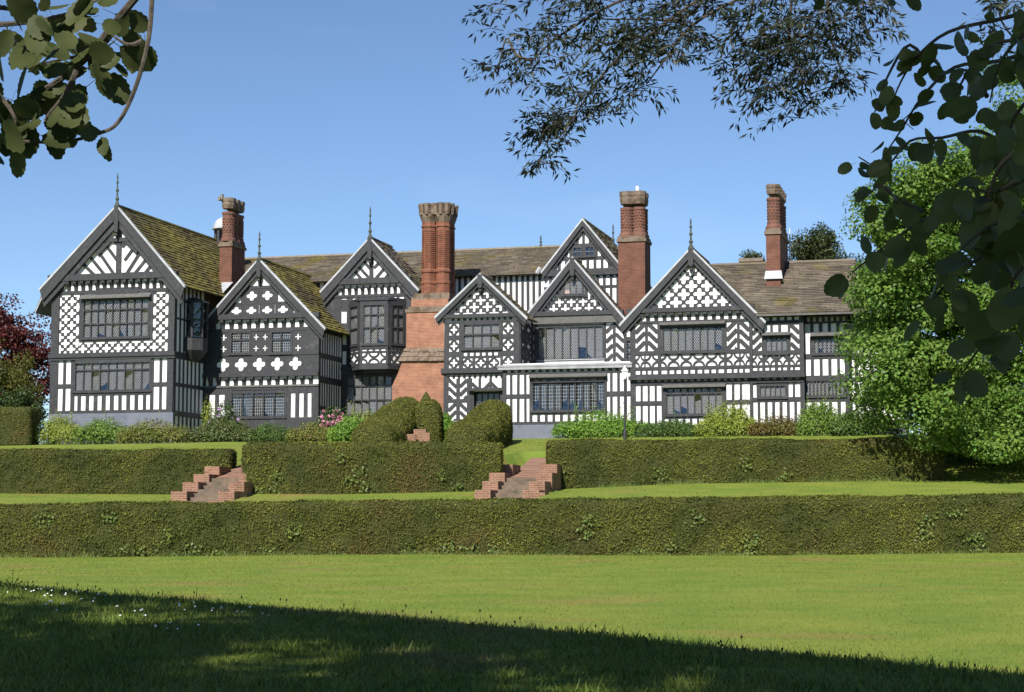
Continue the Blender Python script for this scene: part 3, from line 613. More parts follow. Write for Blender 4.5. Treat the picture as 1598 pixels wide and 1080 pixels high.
f.bar(82, 271, 452, 457, .06); f.brackets(95, 262, 437, 452, 15, .26); f.bar(76, 277, 427, 437, .30, 'tie_beam')
for l in ((128,411,144,427),(139,401,160,427),(151,392,175,427),(162,382,182,409),(173,374,182,384),(209,384,192,407),(217,394,196,427),(226,406,209,427),(235,415,225,427),(200,372,188,386)): f.diag(*l, 4.2)
f.bar(179, 187, 335, 428, .06); f.bar(150, 213, 372, 378, .16, 'collar'); f.diag(150, 396, 172, 374, 5, .15); f.diag(213, 396, 191, 374, 5, .15)
f.finish()
r1, q1 = gable('mossy stone slate gable roof of the left wing', 0, (182, 322), (62, 452), (288, 447), 13.0, 30, .36, fin=1.75)
u1 = F1.S(271); zt1 = F1.Z(447)
s1 = sidewall('shaded side wall of the left wing', u1, 0.02, 3.75, F1.Z(700), zt1, [(F1.Z(561), F1.Z(550)), (F1.Z(604), F1.Z(598)), (F1.Z(650), F1.Z(642)), (F1.Z(500), F1.Z(497))], 7); s1.finish()
# side oriel of the left wing
zo0, zo1 = F1.Z(545), F1.Z(467); so = tag(ob('oriel_window', None, HALL), 'small shaded oriel on the side of the left wing')
wm = 2.0
MB().lathe([(.35, -.5), (.62, -.2), (.78, 0), (.78, .62), (.82, .66)], (u1+.1, wm, zo0), 8, R(22.5)).build('apron', TI, so); MB().lathe([(.85, 0), (.80, .08), (.1, .3)], (u1+.1, wm, zo1-.1), 8, R(22.5)).build('cap', TI, so)
for i in range(8):
    a = R(22.5+45*i); MB().box((u1+.1+.72*math.cos(a)-.05, wm+.72*math.sin(a)-.05, zo0+.6), (u1+.1+.72*math.cos(a)+.05, wm+.72*math.sin(a)+.05, zo1)).build('mullion', TI, so)
MB().lathe([(.66, .6), (.66, zo1-zo0)], (u1+.1, wm, zo0), 8, R(22.5)).build('pane', GL, so); MB().lathe([(.5, .6), (.5, zo1-zo0)], (u1+.1, wm, zo0), 8, R(22.5)).build('room', ROOM, so)
MB().lathe([(.73, 1.55), (.73, 1.62)], (u1+.1, wm, zo0), 8, R(22.5)).build('transom', TI, so)
# low side roof at the far left
e0 = hp(64, 488, 2.2); e1 = hp(92, 448, 3.4); rf = tag(ob('roof', None, HALL), 'low side roof left of the left wing')
slates([(e0[0], 1.6, e0[1]), (e0[0], 9, e0[1]), (e1[0]+.6, 9, e1[1]+.5), (e1[0]+.6, 1.6, e1[1]+.5)], RC, rf)
MB().add([(e0[0], 1.6, e0[1]-.1), (e1[0]+.6, 1.6, e1[1]+.4), (e1[0]+.6, 1.6, e1[1]+.52), (e0[0], 1.6, e0[1]+.03), (e0[0], 9, e0[1]-.1), (e1[0]+.6, 9, e1[1]+.4)], [(0, 1, 2, 3), (0, 4, 5, 1)]).build('verge', LEAD, rf)
MB().box((F1.S(74), 2.0, 5), (F1.S(86), 9, e0[1]+.2)).build('side_block', TI, rf)
# ---- second gable
W2 = 3.7; F2 = Facade('dark boarded front wall with white quatrefoils', W2, 410, 560); f = F2
f.rect(322, 497, 505, 700); f.tri((322, 505), (497, 505), (487, 495), (405, 411), (327, 495))
for x in (348.3, 376.4, 404.6, 432.8, 461): f.tile('sq', x, 568, 14.1, 15)
f.bar(318, 334.2, 552, 584, .05, 'board'); f.bar(475.1, 498, 552, 584, .05, 'board')
for x, ys_ in ((349, (525, 543)), (399.5, (525.5, 543)), (413.5, (525.5, 543)), (465, (526.5, 544))):
    for y in ys_: f.tile('sqs', x, y, 7.05 if 390 < x < 420 else 8.5, 9.1)
for a, b in ((318, 340.5), (357.5, 361), (390, 392.5), (420.5, 424), (454, 456.5), (473.5, 498)): f.bar(a, b, 516, 553, .05, 'board')
f.window(361, 390, 518, 550, 2, (530,), False, label='left small window among the quatrefoils', cell=.11); f.window(424, 454, 519, 551, 2, (531,), False, label='right small window among the quatrefoils', cell=.11)
f.bar(318, 498, 551, 555, .08); f.bar(318, 498, 512, 517, .07); f.bar(316, 499, 582, 588, .24, 'jetty_beam'); f.brackets(330, 486, 588, 601, 12, .22); f.bar(318, 498, 601, 604, .1, 'rail', TL)
f.brackets(334, 484, 498, 512, 11, .24); f.bar(318, 500, 490, 498, .28, 'tie_beam')
for a, b in ((318, 328), (337, 343), (352, 361), (447, 455), (462, 468), (475, 481), (487, 498)): f.bar(a, b, 604, 654, .05)
f.bar(318, 498, 604, 614, .045, 'rail'); f.bar(318, 498, 652, 658, .07); f.bar(318, 498, 658, 700, .08, 'plinth', TI)
f.window(363, 446, 608, 650, 5, (618,), False, label='five light ground window of the second gable', cell=.12)
for x in (368, 391.3, 416, 440.6): f.tile('sq', x, 484, 11.8, 10)
for x in (391.8, 416.2): f.tile('sq', x, 461, 12, 11)
f.bar(352, 356.5, 474, 492); f.bar(452.5, 457, 474, 492); f.bar(375, 380, 450, 473); f.bar(428, 433, 450, 473); f.bar(350, 460, 471.5, 474.5, .055); f.bar(380, 428, 446, 450.5, .05); f.bar(402, 407, 405, 450, .06)
f.finish()
r2, q2 = gable('mossy slate gable roof of the second gable', W2, (404, 405), (322, 499), (507, 513), 12.5, 20, .3, fin=1.5)
s2 = sidewall('shaded studded side wall of the second gable', F2.S(497), W2+.02, 7.25, F2.Z(700), F2.Z(512), [(F2.Z(560), F2.Z(552)), (F2.Z(598), F2.Z(588)), (F2.Z(640), F2.Z(634)), (F2.Z(520), F2.Z(516))], 9); s2.brackets(.3, 3.2, F2.Z(520), F2.Z(508), 9, .22) ; s2.finish()
# ---- third gable with canted oriel
W3 = 7.2; F3 = Facade('recessed front wall of the third gable', W3, 590, 540); f = F3
f.rect(508, 662, 462, 700); f.tri((502, 462), (656, 462), (631, 434), (578, 377), (523, 434))
for l in ((553,422,563,434),(560,416,576,434),(568,408,578,420),(612,422,601,434),(602,416,586,434),(593,408,583,418)): f.diag(*l, 3.6)
f.bar(576, 582, 380, 436, .06); f.bar(520, 642, 434, 443, .26, 'tie_beam'); f.brackets(525, 637, 445, 459, 11, .24); f.bar(510, 660, 459, 463, .08)
f.bar(508, 533, 463, 640, .05); f.bar(541, 550, 463, 574, .05); f.bar(630, 665, 463, 600, .05); f.bar(533, 541, 503, 521); f.bar(533, 541, 537, 547); f.bar(533, 541, 568, 574); f.bar(533, 541, 466, 484)
f.studs(550, 630, 461, 468, 9, .4)
f.bar(520, 630, 572, 578, .22, 'jetty_beam'); f.bar(525, 625, 578, 584, .12, 'jetty_beam'); f.bar(525, 541, 584, 655, .06); f.bar(613, 625, 584, 655, .06); f.bar(525, 625, 648, 700, .07, 'plinth', TI)
f.window(542, 612, 587, 645, 6, (602, 624), True, label='ground window of the third gable beside the chimney', cell=.11)
f.finish()
r3, q3 = gable('slate gable roof of the third gable', W3, (577, 372), (500, 456), (653, 453), 10.5, 24, .3, mats=(RC, RC), fin=1.75)
ol = [(hp(545, 520, W3)[0], W3), (hp(562, 520, W3-.95)[0], W3-.95), (hp(606, 520, W3-.95)[0], W3-.95), (hp(633, 520, W3)[0], W3)]
zq = lambda y: hp(590, y, W3-.6)[1]
for i in range(3):
    (a, b), (c, d) = ol[i], ol[i+1]; L = math.hypot(c-a, d-b)
    fo = Facade(('left cheek', 'front', 'right cheek')[i]+' of the canted oriel bay', org=(a, b), phi=math.atan2(d-b, c-a), name='oriel_wall'); fo.rect(0, L, zq(572), zq(470))
    for p in (0, L-.13): fo.bar(p, p+.13, zq(572), zq(470), .05)
    fo.bar(0, L, zq(545), zq(540), .07); fo.bar(0, L, zq(551), zq(548.5), .05); fo.bar(0, L, zq(572), zq(567.5), .06)
    nt = 2 if i else 1
    for j in range(nt):
        w_ = (L-.26)/nt; fo.tile('star', .13+w_*(j+.5), (zq(567.5)+zq(551))/2, w_/2, (zq(551)-zq(567.5))/2)
    fo.studs(.1, L-.1, zq(548.5), zq(545), 2*nt, .35, name='stud')
    fo.bar(0, L, zq(475), zq(470), .07)
    fo.window(.2, L-.2, zq(537), zq(477), (1, 3, 2)[i], (zq(492), zq(512)), True, label='leaded lights of the canted oriel', cell=.12, curtains=((.05, .2, .7),) if i == 1 else ())
    fo.finish()
def prismp(poly, z0, z1, name, mat, parent):
    n_ = len(poly); return MB().add([(x, y, z0) for x, y in poly]+[(x, y, z1) for x, y in poly], [tuple(range(n_))[::-1], tuple(range(n_, 2*n_))]+[(i, (i+1) % n_, n_+(i+1) % n_, n_+i) for i in range(n_)]).build(name, mat, parent)
def outset(pts, k):
    cx = sum(p[0] for p in pts)/4; return [(cx+(x-cx)*(1+k), W3-(W3-y)*(1+2*k)+(.0 if y < W3 else .1)) for x, y in pts]
ob_ = tag(ob('oriel_cap', None, HALL), 'roof and moulded foot of the canted oriel')
prismp(outset(ol, .07), zq(470), zq(466), 'cap', TI, ob_); prismp(outset(ol, .05), zq(577), zq(572), 'moulding', TI, ob_); prismp(outset(ol, -.15), zq(582), zq(577), 'moulding', TI, ob_)
# ---- porch gable
W6 = .9; F6 = Facade('porch front with square quatrefoil panels', W6, 755, 545); f = F6
f.rect(693, 811, 492, 700); f.tri((693, 492), (811, 492), (749, 440))
f.lattice('diafine', [(697, 491), (803, 491), (750, 441)], 20.6, 20.6, 740, 478.5)
f.bar(692, 812, 490, 496, .22, 'tie_beam'); f.bar(692, 812, 500, 503, .07); f.studs(698, 806, 496, 500, 12, .4, out=.05)
f.bar(693, 700.5, 500, 700, .06); f.bar(716.5, 723, 503, 580); f.bar(781, 785, 503, 580); f.bar(801.5, 811.5, 500, 580, .065)
for x0, x1 in ((700.5, 716.5), (785, 801.5)):
    for y in (513, 538.5, 565): f.tile('oct', (x0+x1)/2, y, (x1-x0)/2, 9.3)
    f.bar(x0, x1, 522.3, 529.2); f.bar(x0, x1, 547.8, 555.7)
f.window(724, 780, 506, 543, 4, (522,), True, label='four light window of the porch gable', cell=.11)
f.bar(722, 782, 544, 549); f.studs(722, 779, 549, 555, 6, .38, True); f.bar(720, 782, 555, 558, .05)
for x in (730, 750.5, 771): f.tile('oct', x, 566, 8.2, 8)
for x in (739.8, 760.8): f.bar(x-2.2, x+2.2, 558, 574)
f.bar(690, 814, 574, 582, .20, 'jetty_beam'); f.bar(690, 790, 582, 584.5, .12, 'rail'); f.brackets(700, 783, 584, 590, 10, .1)
f.bar(712.5, 718, 590, 660); f.bar(729, 737, 590, 660, .06); f.bar(783, 790, 590, 660, .06); f.bar(693, 790, 656, 700, .09, 'plinth', PLI); f.bar(700, 730, 622, 627, .045)
f.herring(700.5, 712.5, 590, 622, 0, 13, 4.2); f.herring(718, 729, 590, 622, 1, 13, 4.2); f.herring(700.5, 712.5, 627, 657, 1, 13, 4.2); f.herring(718, 729, 627, 657, 0, 13, 4.2)
for x in (749, 766): f.bar(x-2, x+2, 590, 607)
f.herring(737, 749, 590, 607, 0, 20, 4); f.herring(749, 766, 590, 607, 1, 24, 4); f.herring(766, 783, 590, 607, 0, 24, 4)
f.holes.append((f.S(739), f.S(782), f.Z(657), f.Z(611))); f.finish()
dr = tag(ob('door', None, HALL), 'dark panelled porch door with small panes'); a0, a1, z0, z1 = f.S(739), f.S(782), f.Z(657), f.Z(611)
MB().box((a0-.12, W6-.04, z0), (a0+.03, W6+.4, z1+.1)).box((a1-.03, W6-.04, z0), (a1+.12, W6+.4, z1+.1)).box((a0-.2, W6-.28, z1+.02), (a1+.2, W6+.3, z1+.16)).build('frame', TI, dr)
MB().box((a0, W6+.32, z0), (a1, W6+.4, z1+.05)).build('leaf', TI, dr)
for i in range(4):
    for j in range(2):
        MB().box((a0+.1+i*(a1-a0-.2)/4, W6+.29, z1-.48-j*.5), (a0+.1+(i+.75)*(a1-a0-.2)/4, W6+.325, z1-.1-j*.5)).build('pane', M('grey_pane', (.10, .11, .11), rough=.2, spec=.5) if (i, j) == (0, 0) else bpy.data.materials['grey_pane'], dr)
MB().lathe([(.03, 0), (.05, .03), (.03, .06)], (a1-.2, W6+.27, z0+1.0), 8).build('handle', LEAD, dr)
r6, q6 = gable('small lattice gable roof over the porch', W6, (749, 429), (679, 496), (822, 497), 2.7, 14, .27, mats=(RC, RC))
W5 = 3.4
s6 = Facade('shaded side wall of the porch', org=(F6.S(811), W6), phi=math.pi/2); s6.rect(0, W5-W6, F6.Z(700), F6.Z(495))
for z in (F6.Z(525), F6.Z(551)): s6.bar(0, W5-W6, z-.1, z+.1)
for a, b in ((0, .2), (.95, 1.15), (2.2, 2.5)): s6.bar(a, b, F6.Z(580), F6.Z(496))
for zc in (F6.Z(512), F6.Z(538), F6.Z(564)):
    for c in (.575, 1.67): s6.tile('oct', c, zc, .38 if c < 1 else .52, .33)
s6.finish()
# ---- fifth gable, upper floor set back above the flat lead roof
F5 = Facade('set back upper wall beneath the rose windowed gable', W5, 895, 530); f = F5
f.rect(818, 992, 501, 580); f.tri((822, 501), (976, 501), (964, 488), (893, 408), (826, 488))
f.lattice('diafine', [(826, 487), (966, 487), (894, 413)], 18.4, 20.8, 882.5, 481, [(874, 916, 425, 464)])
f.window(881, 909, 438, 459, 3, (), True, None, (), True, False, 'small gable window with pink blinds', .12)
f.bar(874, 877.5, 432, 464); f.bar(912.5, 916, 432, 464); f.bar(872, 918, 460, 464.5, .09); f.bar(874, 916, 431, 436)
f.bar(820, 974, 486, 493, .28, 'tie_beam'); f.bar(826, 966, 495, 505, .22, 'board', TL)
f.window(840, 941, 510, 560, 8, (), True, label='eight light upper window above the lead roof', cell=.115, curtains=((0, .11, .95), (.95, 1, .95)))
f.bar(838, 944, 561, 570, .12, 'lead_apron', LEAD)
f.bar(956.5, 961, 505, 570); f.bar(973.5, 978, 500, 575, .07); f.bar(942, 946, 505, 570); f.bar(822, 827, 500, 575, .06); f.bar(834, 839, 505, 570)
f.herring(946, 956.5, 505, 568, 1, 15, 4.4); f.herring(961, 973.5, 505, 568, 0, 15, 4.4); f.herring(827, 834.5, 505, 568, 0, 15, 4.4)
f.window(978, 986, 534, 562, 1, (543, 553), False, label='narrow window in the corner beside the right gable', cell=.12); f.bar(977, 990, 528, 533)
f.finish()
r5, q5 = gable('slate gable roof with lattice and small pink windows', W5, (893, 403), (819, 495), (976, 499), 5.0, 20, .3, mats=(RC, RC))
# ground floor block under the lead roof
W0 = .12; FG = Facade('projecting ground floor front with tall studs', W0, 885, 620); f = FG
f.rect(785, 988, 566, 700)
f.bar(784, 990, 660, 700, .09, 'plinth', PLI); f.bar(785, 990, 657.5, 662, .1)
f.bar(785, 790.5, 573, 658, .06); f.studs(787, 831, 580, 658, 4, .32); f.bar(826.5, 831, 581, 658, .06); f.bar(787, 829, 614, 620, .055)
f.window(832, 943, 597.5, 640, 10, (), False, hood=(583, 589), label='ten light ground window with white curtains', cell=.12, curtains=((0, .1, .98), (.1, .18, .75), (.84, .9, -.7), (.9, 1, .98)))
f.window(832, 943, 591, 595, 10, (), True, label='row of small top lights under the hood', cell=.1, fw=.03)
f.bar(829, 946, 595, 598, .06); f.bar(829, 946, 641.5, 645.5, .06); f.studs(829, 947, 645, 658, 10, .36)
f.studs(943, 988, 580, 658, 4, .34); f.bar(943.5, 947.5, 581, 658, .06); f.bar(945, 988, 612, 619, .055); f.bar(984, 989, 573, 658, .06)
f.brackets(789, 985, 574, 580.5, 18, .16); f.bar(785, 989, 580, 582, .07); f.finish()
z = f.Z(572); a0, a1 = f.S(779), f.S(988); LED = M('weathered_lead', (.33, .34, .35), (.24, .245, .255), scale=2.5, rough=.7)
rl = tag(ob('lead_roof', None, HALL), 'pale flat lead roof over the ground floor block')
MB().add([(a0, -.13, z-.12), (a1, -.13, z-.12), (a1, W5, z), (a0, W5, z), (a0, -.13, z+.02), (a1, -.13, z+.02), (a1, W5, z+.2), (a0, W5, z+.2)], [(0,3,2,1),(4,5,6,7),(0,1,5,4),(1,2,6,5),(2,3,7,6),(3,0,4,7)]).build('lead_sheet', LED, rl)
MB().box((a0-.02, -.17, z+.03), (a1+.02, -.08, z+.11)).build('roll', LED, rl)
s0 = Facade('side of the ground floor block', org=(f.S(785), W6), phi=-math.pi/2); s0.rect(0, W6-W0, f.Z(700), f.Z(566)); s0.finish(TI)
# ---- right gable
F7 = Facade('front wall of the right gable with herringbone timbers', 0, 1080, 555); f = F7
f.rect(985, 1173, 492, 700); f.tri((986, 492), (1173, 492), (1171, 482), (1079, 394), (993, 482))
f.lattice('dia', [(1001, 479), (1160, 479), (1079, 405)], 24.6, 25.0, 1080, 471)
f.bar(980, 1178, 480, 487, .28, 'tie_beam'); f.brackets(999, 1166, 488, 500, 13, .24); f.bar(985, 1173, 499.5, 503, .07)
f.bar(984, 992, 500, 700, .07); f.bar(1007, 1011.5, 502, 548); f.bar(1026.5, 1032, 502, 584, .06); f.bar(1130, 1134.5, 502, 584, .06); f.bar(1150.6, 1154.8, 502, 548); f.bar(1169.5, 1174.5, 488, 700, .075)
for a, b, u in ((992, 1007, 1), (1011.5, 1026.5, 0), (1134.5, 1150.6, 1), (1154.8, 1169.5, 0)): f.herring(a, b, 503, 547, u, 14.5, 4.8)
f.window(1035.5, 1127.5, 511, 548, 8, (), True, hood=(501.5, 507), label='eight light upper window of the right gable', cell=.12, curtains=((.0, .06, .5),))
f.bar(985, 1173, 546.5, 552.5, .055)
for x0, x1 in ((992, 1006), (1007, 1026.5), (1134.5, 1154), (1156, 1169.5)): f.tile('star', (x0+x1)/2, 562, (x1-x0)/2, 9.5)
f.bar(1005.5, 1007.5, 552, 572); f.bar(1153.5, 1156, 552, 572)
for i in range(5): f.tile('star', 1041.2+i*19.8, 562, 9.9, 9.5)
f.bar(985, 1173, 571.5, 576, .055); f.studs(992, 1026.5, 576, 583, 4, .36); f.studs(1032, 1130, 576, 583, 9, .36); f.studs(1134.5, 1169.5, 576, 583, 4, .36)
f.bar(985, 1173, 583, 587, .06); f.bar(982, 1256, 586, 592, .27, 'jetty_beam'); f.bar(984, 1254, 595, 599.5, .08, 'rail'); f.brackets(992, 1168, 591.5, 596, 17, .14)
f.studs(990, 1034, 599, 664, 4, .32); f.bar(1032, 1036.5, 600, 664, .06); f.bar(1129, 1133, 600, 664, .06); f.studs(1131, 1168, 599, 664, 3, .32); f.bar(990, 1034, 625, 631, .055); f.bar(1131, 1170, 625, 631, .055)
f.window(1039.5, 1127, 606, 646, 8, (614,), True, hood=(599, 605), label='eight light ground window of the right gable', cell=.11); f.bar(1033, 1133, 647, 651.5, .06); f.studs(1034, 1132, 651, 664, 9, .36)
f.bar(985, 1173, 663, 700, .09, 'plinth', PLI); f.finish()
r7, q7 = gable('slate gable roof of the right gable with tall finial', 0, (1078, 388), (967, 508), (1194, 503), 5.0, 20, .3, mats=(RC, RC), fin=1.45)
# ---- right range
F8 = Facade('front wall of the right range next to the gable', .05, 1212, 555); f = F8
f.rect(1173, 1253, 488, 700)
f.bar(1173, 1253, 490, 495, .1); f.studs(1192, 1250, 495, 501, 5, .35); f.bar(1173, 1253, 500.5, 506, .06); f.studs(1192, 1230, 506, 518, 3, .35)
f.bar(1189, 1193, 505, 552, .06); f.bar(1230, 1234, 505, 552, .06); f.bar(1248, 1255, 488, 700, .08)
f.herring(1174.5, 1189, 506, 548, 1, 14.5, 4.6); f.herring(1234, 1248, 506, 548, 0, 14.5, 4.6)
f.window(1195.5, 1228.5, 527, 550, 4, (), True, hood=(518, 524), label='four light upper window of the right range', cell=.11, curtains=((.5, .7, .3), (.78, 1, .5)))
f.bar(1173, 1253, 547, 553, .055)
for x in (1182, 1201.5, 1221.5, 1241): f.tile('star', x, 561, 7.4, 8.5)
for a, b in ((1189.4, 1194), (1209, 1214), (1229, 1233.5)): f.bar(a, b, 553, 580)
f.bar(1173, 1253, 569.5, 572.5, .055); f.studs(1174, 1248, 572, 578, 8, .36); f.bar(1173, 1253, 578, 586, .06); f.brackets(1178, 1250, 590, 595, 6, .14)
f.window(1185.5, 1225, 602, 619, 5, (), True, label='low five light window of the right range', cell=.11); f.bar(1180, 1184, 593, 620); f.bar(1227, 1230, 593, 620); f.bar(1236.5, 1240, 593, 620); f.bar(1180, 1230, 597, 601)
f.studs(1184, 1227, 592, 598, 4, .3); f.bar(1173, 1253, 620, 626, .06); f.studs(1172, 1252, 626, 662, 7, .38); f.bar(1173, 1253, 662, 700, .09, 'plinth', PLI); f.finish()
F9 = Facade('plain studded end wall of the right range', .5, 1287, 555); f = F9
f.rect(1250, 1324, 488, 700); f.bar(1250, 1324, 490, 494, .12); f.brackets(1258, 1322, 493, 503, 7, .24, .5); f.bar(1250, 1324, 502, 505, .06); f.studs(1254, 1322, 505, 519, 5, .36)
f.window(1271, 1316, 528, 551, 7, (), True, hood=(519, 525), label='seven light upper window of the end wall', cell=.11); f.bar(1264, 1269, 525, 556); f.bar(1252, 1256, 503, 662, .07); f.bar(1318, 1325, 503, 662, .07)
f.bar(1250, 1324, 552, 559, .055); f.studs(1254, 1322, 559, 586, 5, .36); f.bar(1250, 1324, 586, 592, .06); f.window(1257, 1316, 594, 617, 10, (), True, label='ten light ground window of the end wall', cell=.11); f.bar(1250, 1324, 619, 626, .055)
f.studs(1254, 1322, 626, 660, 5, .36); f.bar(1250, 1324, 660, 700, .09, 'plinth', PLI); f.finish()
FA = Facade('studded wall half hidden by the sycamore', 1.3, 1380, 555); f = FA
f.rect(1322, 1410, 496, 700); f.bar(1320, 1412, 488, 496, .3, 'eaves_board')
for a, b in ((496, 503), (552, 559), (588, 594), (620, 626), (660, 666)): f.bar(1322, 1410, a, b, .055)
for a, b in ((503, 552), (559, 588), (594, 620), (626, 660)): f.studs(1324, 1408, a, b, 7, .4)
f.bar(1322, 1411, 662, 700, .09, 'plinth', PLI); f.finish()
rr = tag(ob('roof', None, HALL), 'brown stone slate roof of the right range'); ea = hp(1195, 488, -.35); eb = hp(1347, 488, -.35); rg = hp(1240, 411, 4.6); ll = hp(1100, 411, 4.6)[0]; re = hp(1325, 411, 4.6)[0]
ze = (ea[1]+eb[1])/2
slates([(F7.S(1180), -.35, ze), (eb[0]+.3, -.35, ze), (re+.3, 4.6, rg[1]), (ll, 4.6, rg[1])], RC, rr, .215, .3, .75)
MB().add([(F7.S(1180), -.33, ze-.06), (eb[0]+.3, -.33, ze-.06), (re+.3, 4.6, rg[1]-.06), (ll, 4.6, rg[1]-.06)], [(0, 1, 2, 3)]).build('underlay', UND, rr)
MB().box((F7.S(1184), -.42, ze-.10), (eb[0]+.3, -.30, ze-.01)).build('gutter', TL, rr); MB().tube([(ll, 4.6, rg[1]+.03), (re+.3, 4.6, rg[1]+.03)], .11, .11, 6).build('ridge_tiles', RC, rr)
slates([(ll, 9.5, ze), (re+.3, 9.5, ze), (re+.3, 4.6, rg[1]), (ll, 4.6, rg[1])], RC, rr, .215, .3, .75)
# ---- rear range
W9 = 10.2; FR = Facade('tall studded rear wall above the porch', W9, 770, 450); f = FR
f.rect(640, 860, 427, 600); f.studs(700, 860, 430, 600, 18, .45); f.bar(640, 860, 427, 431, .1); f.finish()
FL = Facade('studded rear wall behind the mossy roofs', W9, 470, 455); f = FL; f.rect(400, 640, 436, 600); f.studs(430, 530, 440, 600, 9, .42); f.bar(400, 530, 436, 441, .1); f.bar(480, 530, 462, 466, .06); f.finish()
rr = tag(ob('roof', None, HALL), 'long brown slate roof of the rear range'); e_ = hp(620, 435, W9-.4); rg = hp(620, 396, 15); uA, uB = hp(300, 440, W9-.4)[0], hp(872, 430, W9-.4)[0]
slates([(uA, W9-.4, e_[1]), (uB, W9-.4, e_[1]), (uB, 15, rg[1]), (uA, 15, rg[1])], RC, rr, .215, .3, .7)
MB().add([(uA, W9-.38, e_[1]-.06), (uB, W9-.38, e_[1]-.06), (uB, 15, rg[1]-.06), (uA, 15, rg[1]-.06), (uA, 20, e_[1]), (uB, 20, e_[1])], [(0, 1, 2, 3), (3, 2, 5, 4)]).build('underlay', UND, rr)
MB().tube([(uA, 15, rg[1]+.03), (uB, 15, rg[1]+.03)], .11, .11, 6).build('ridge_tiles', STONE, rr)
finial(rr, hp(844, 388, 15)[0], 15, rg[1], .75)
# ---- tall rear gable
W4 = 8.8; F4 = Facade('studded front of the tall rear gable', W4, 915, 430); f = F4
f.rect(849, 980, 430, 520); f.tri((849, 430), (979, 430), (972, 421), (909, 349), (849, 421))
f.window(895.5, 907, 386, 399, 2, (), False, None, (), None, False, 'left attic window', .14); f.window(914.5, 927, 386, 399, 2, (), False, None, (), None, False, 'right attic window', .14)
f.bar(872, 950, 400.5, 405, .05); f.bar(885, 940, 380, 384.5, .05); f.studs(862, 962, 405, 421, 9, .4); f.bar(849, 990, 420, 430, .22, 'tie_beam')
for x in (901.5, 911, 921): f.bar(x-2, x+2, 362, 381)
for x in (884, 891, 931, 940): f.bar(x-2, x+2, 384, 401)
f.bar(909, 912, 384, 401); f.bar(849, 990, 446, 449.5, .05); f.studs(849, 985, 430, 500, 13, .4); f.finish()
r4, q4 = gable('tall grey slate roof of the rear gable', W4, (909, 343), (845, 425), (983, 432), 16, 16, .28, mats=(RC, RC), pend=False)
MB().tube([Vector((q4[2]-.05, W4-.3, q4[3]+.25)), Vector((q4[2]-.25, W4-.3, q4[3]-.05))], .12, .12, 6).build('downpipe_head', LEAD, r4)
finial(r4, hp(957, 395, 13)[0], 13, hp(957, 392, 13)[1]-.2, 1.75)
# ---- chimneys
def shaft(mb, c, r, z0, z1, n=8, bumps=True, rows=.15, style=0):
    mb.lathe([(r*1.35, 0), (r*1.35, .12), (r*1.12, .22), (r*1.12, .34), (r, .42), (r, z1-z0-.5), (r*1.15, z1-z0-.42), (r*1.15, z1-z0-.3)], (c[0], c[1], z0), 12)
    if bumps:
        k = 0; z = z0+.5
        while z < z1-.55:
            for i in range(11):
                a = 6.2832*(i+(.5 if k % 2 else 0))/11; ca, sa = math.cos(a), math.sin(a); h = rows*.42; t_ = r*.17
                V = [(c[0]+ca*rr_-sa*q, c[1]+sa*rr_+ca*q, z+zz) for rr_ in (r*.96, r*1.10) for q, zz in ((-t_, 0), (0, -h), (t_, 0), (0, h))]
                mb.add(V, [(4, 5, 6, 7), (0, 4, 7, 3), (1, 5, 4, 0), (2, 6, 5, 1), (3, 7, 6, 2)])
            z += rows; k += 1
def crown(mb, c, r, z, h):
    mb.lathe([(r*1.08, 0), (r*1.22, h*.35), (r*1.22, h*.5), (r*1.15, h*.55), (r*1.27, h*.7), (r*1.27, h), (r*.9, h*1.02)], (c[0], c[1], z), 8, R(22.5))
def chimney(label, w, x0, x1, y_base, y_sh, y_cap, y_top, depth, shafts, mat=BR, nrow=2, flash=None):
    t = tag(ob('chimney', None, HALL), label); u0, z0 = hp(x0, y_base, w); u1 = hp(x1, y_base, w)[0]; zs = hp(x0, y_sh, w)[1]; zc = hp(x0, y_cap, w)[1]; zt = hp(x0, y_top, w)[1]
    MB().box((u0, w, z0-1.5), (u1, w+depth, zs)).build('brick_base', mat, t)
    MB().box((u0-.07, w-.07, zs), (u1+.07, w+depth+.07, zs+.16)).box((u0-.02, w-.02, zs+.16), (u1+.02, w+depth+.02, zs+.30)).build('stone_course', STB, t)
    for (fx, fy) in shafts:
        rr_ = min((u1-u0)/(2*nrow), .5)*.86; c = (u0+(u1-u0)*fx, w+depth*fy); mb = MB(); shaft(mb, c, rr_, zs+.3, zc); mb.build('shaft', BRD, t); mb = MB(); crown(mb, c, rr_, zc-.12, zt-zc+.12); mb.build('crown', STB, t)
    if flash: MB().add([(u0-.1, w-.12, z0-.12), (u1+.12, w-.12, z0-.12), (u1+.05, w-.02, z0+.28), (u0-.03, w-.02, z0+.28)], [(0, 1, 2, 3)]).build('lead_flashing', LEAD, t)
    return t, (u0, u1, zt)
c1, k1 = chimney('tall brick chimney with diaper patterned shafts behind the second gable', 6.0, 342, 361, 452, 385, 322, 309, 1.75, ((.5, .17), (.5, .52), (.5, .87)), nrow=1, mat=BRM)
MB().box((k1[0]+.05, 5.9, k1[2]-.1), (k1[0]+.16, 6.05, k1[2]+.2)).box((k1[0]-.12, 5.9, k1[2]-.15), (k1[0]+.02, 6.1, k1[2]+.05)).build('crown_fragment', STONE, c1)
ug, zg = hp(345, 452, 5.6)
MB().add([(k1[0]-.35, 4.6, zg-.35), (k1[1]+.1, 4.6, zg-.35), (k1[1]+.1, 6, zg+.45), (k1[0]-.2, 6, zg+.45)], [(0, 1, 2, 3)]).build('lead_flashing', LEAD, c1)
c3, k3 = chimney('stout twin shafted brick chimney between the rear and right gables', 5.0, 965, 1007, 478, 378, 314, 298, 1.5, ((.27, .3), (.73, .3), (.27, .75), (.73, .75)), BRM)
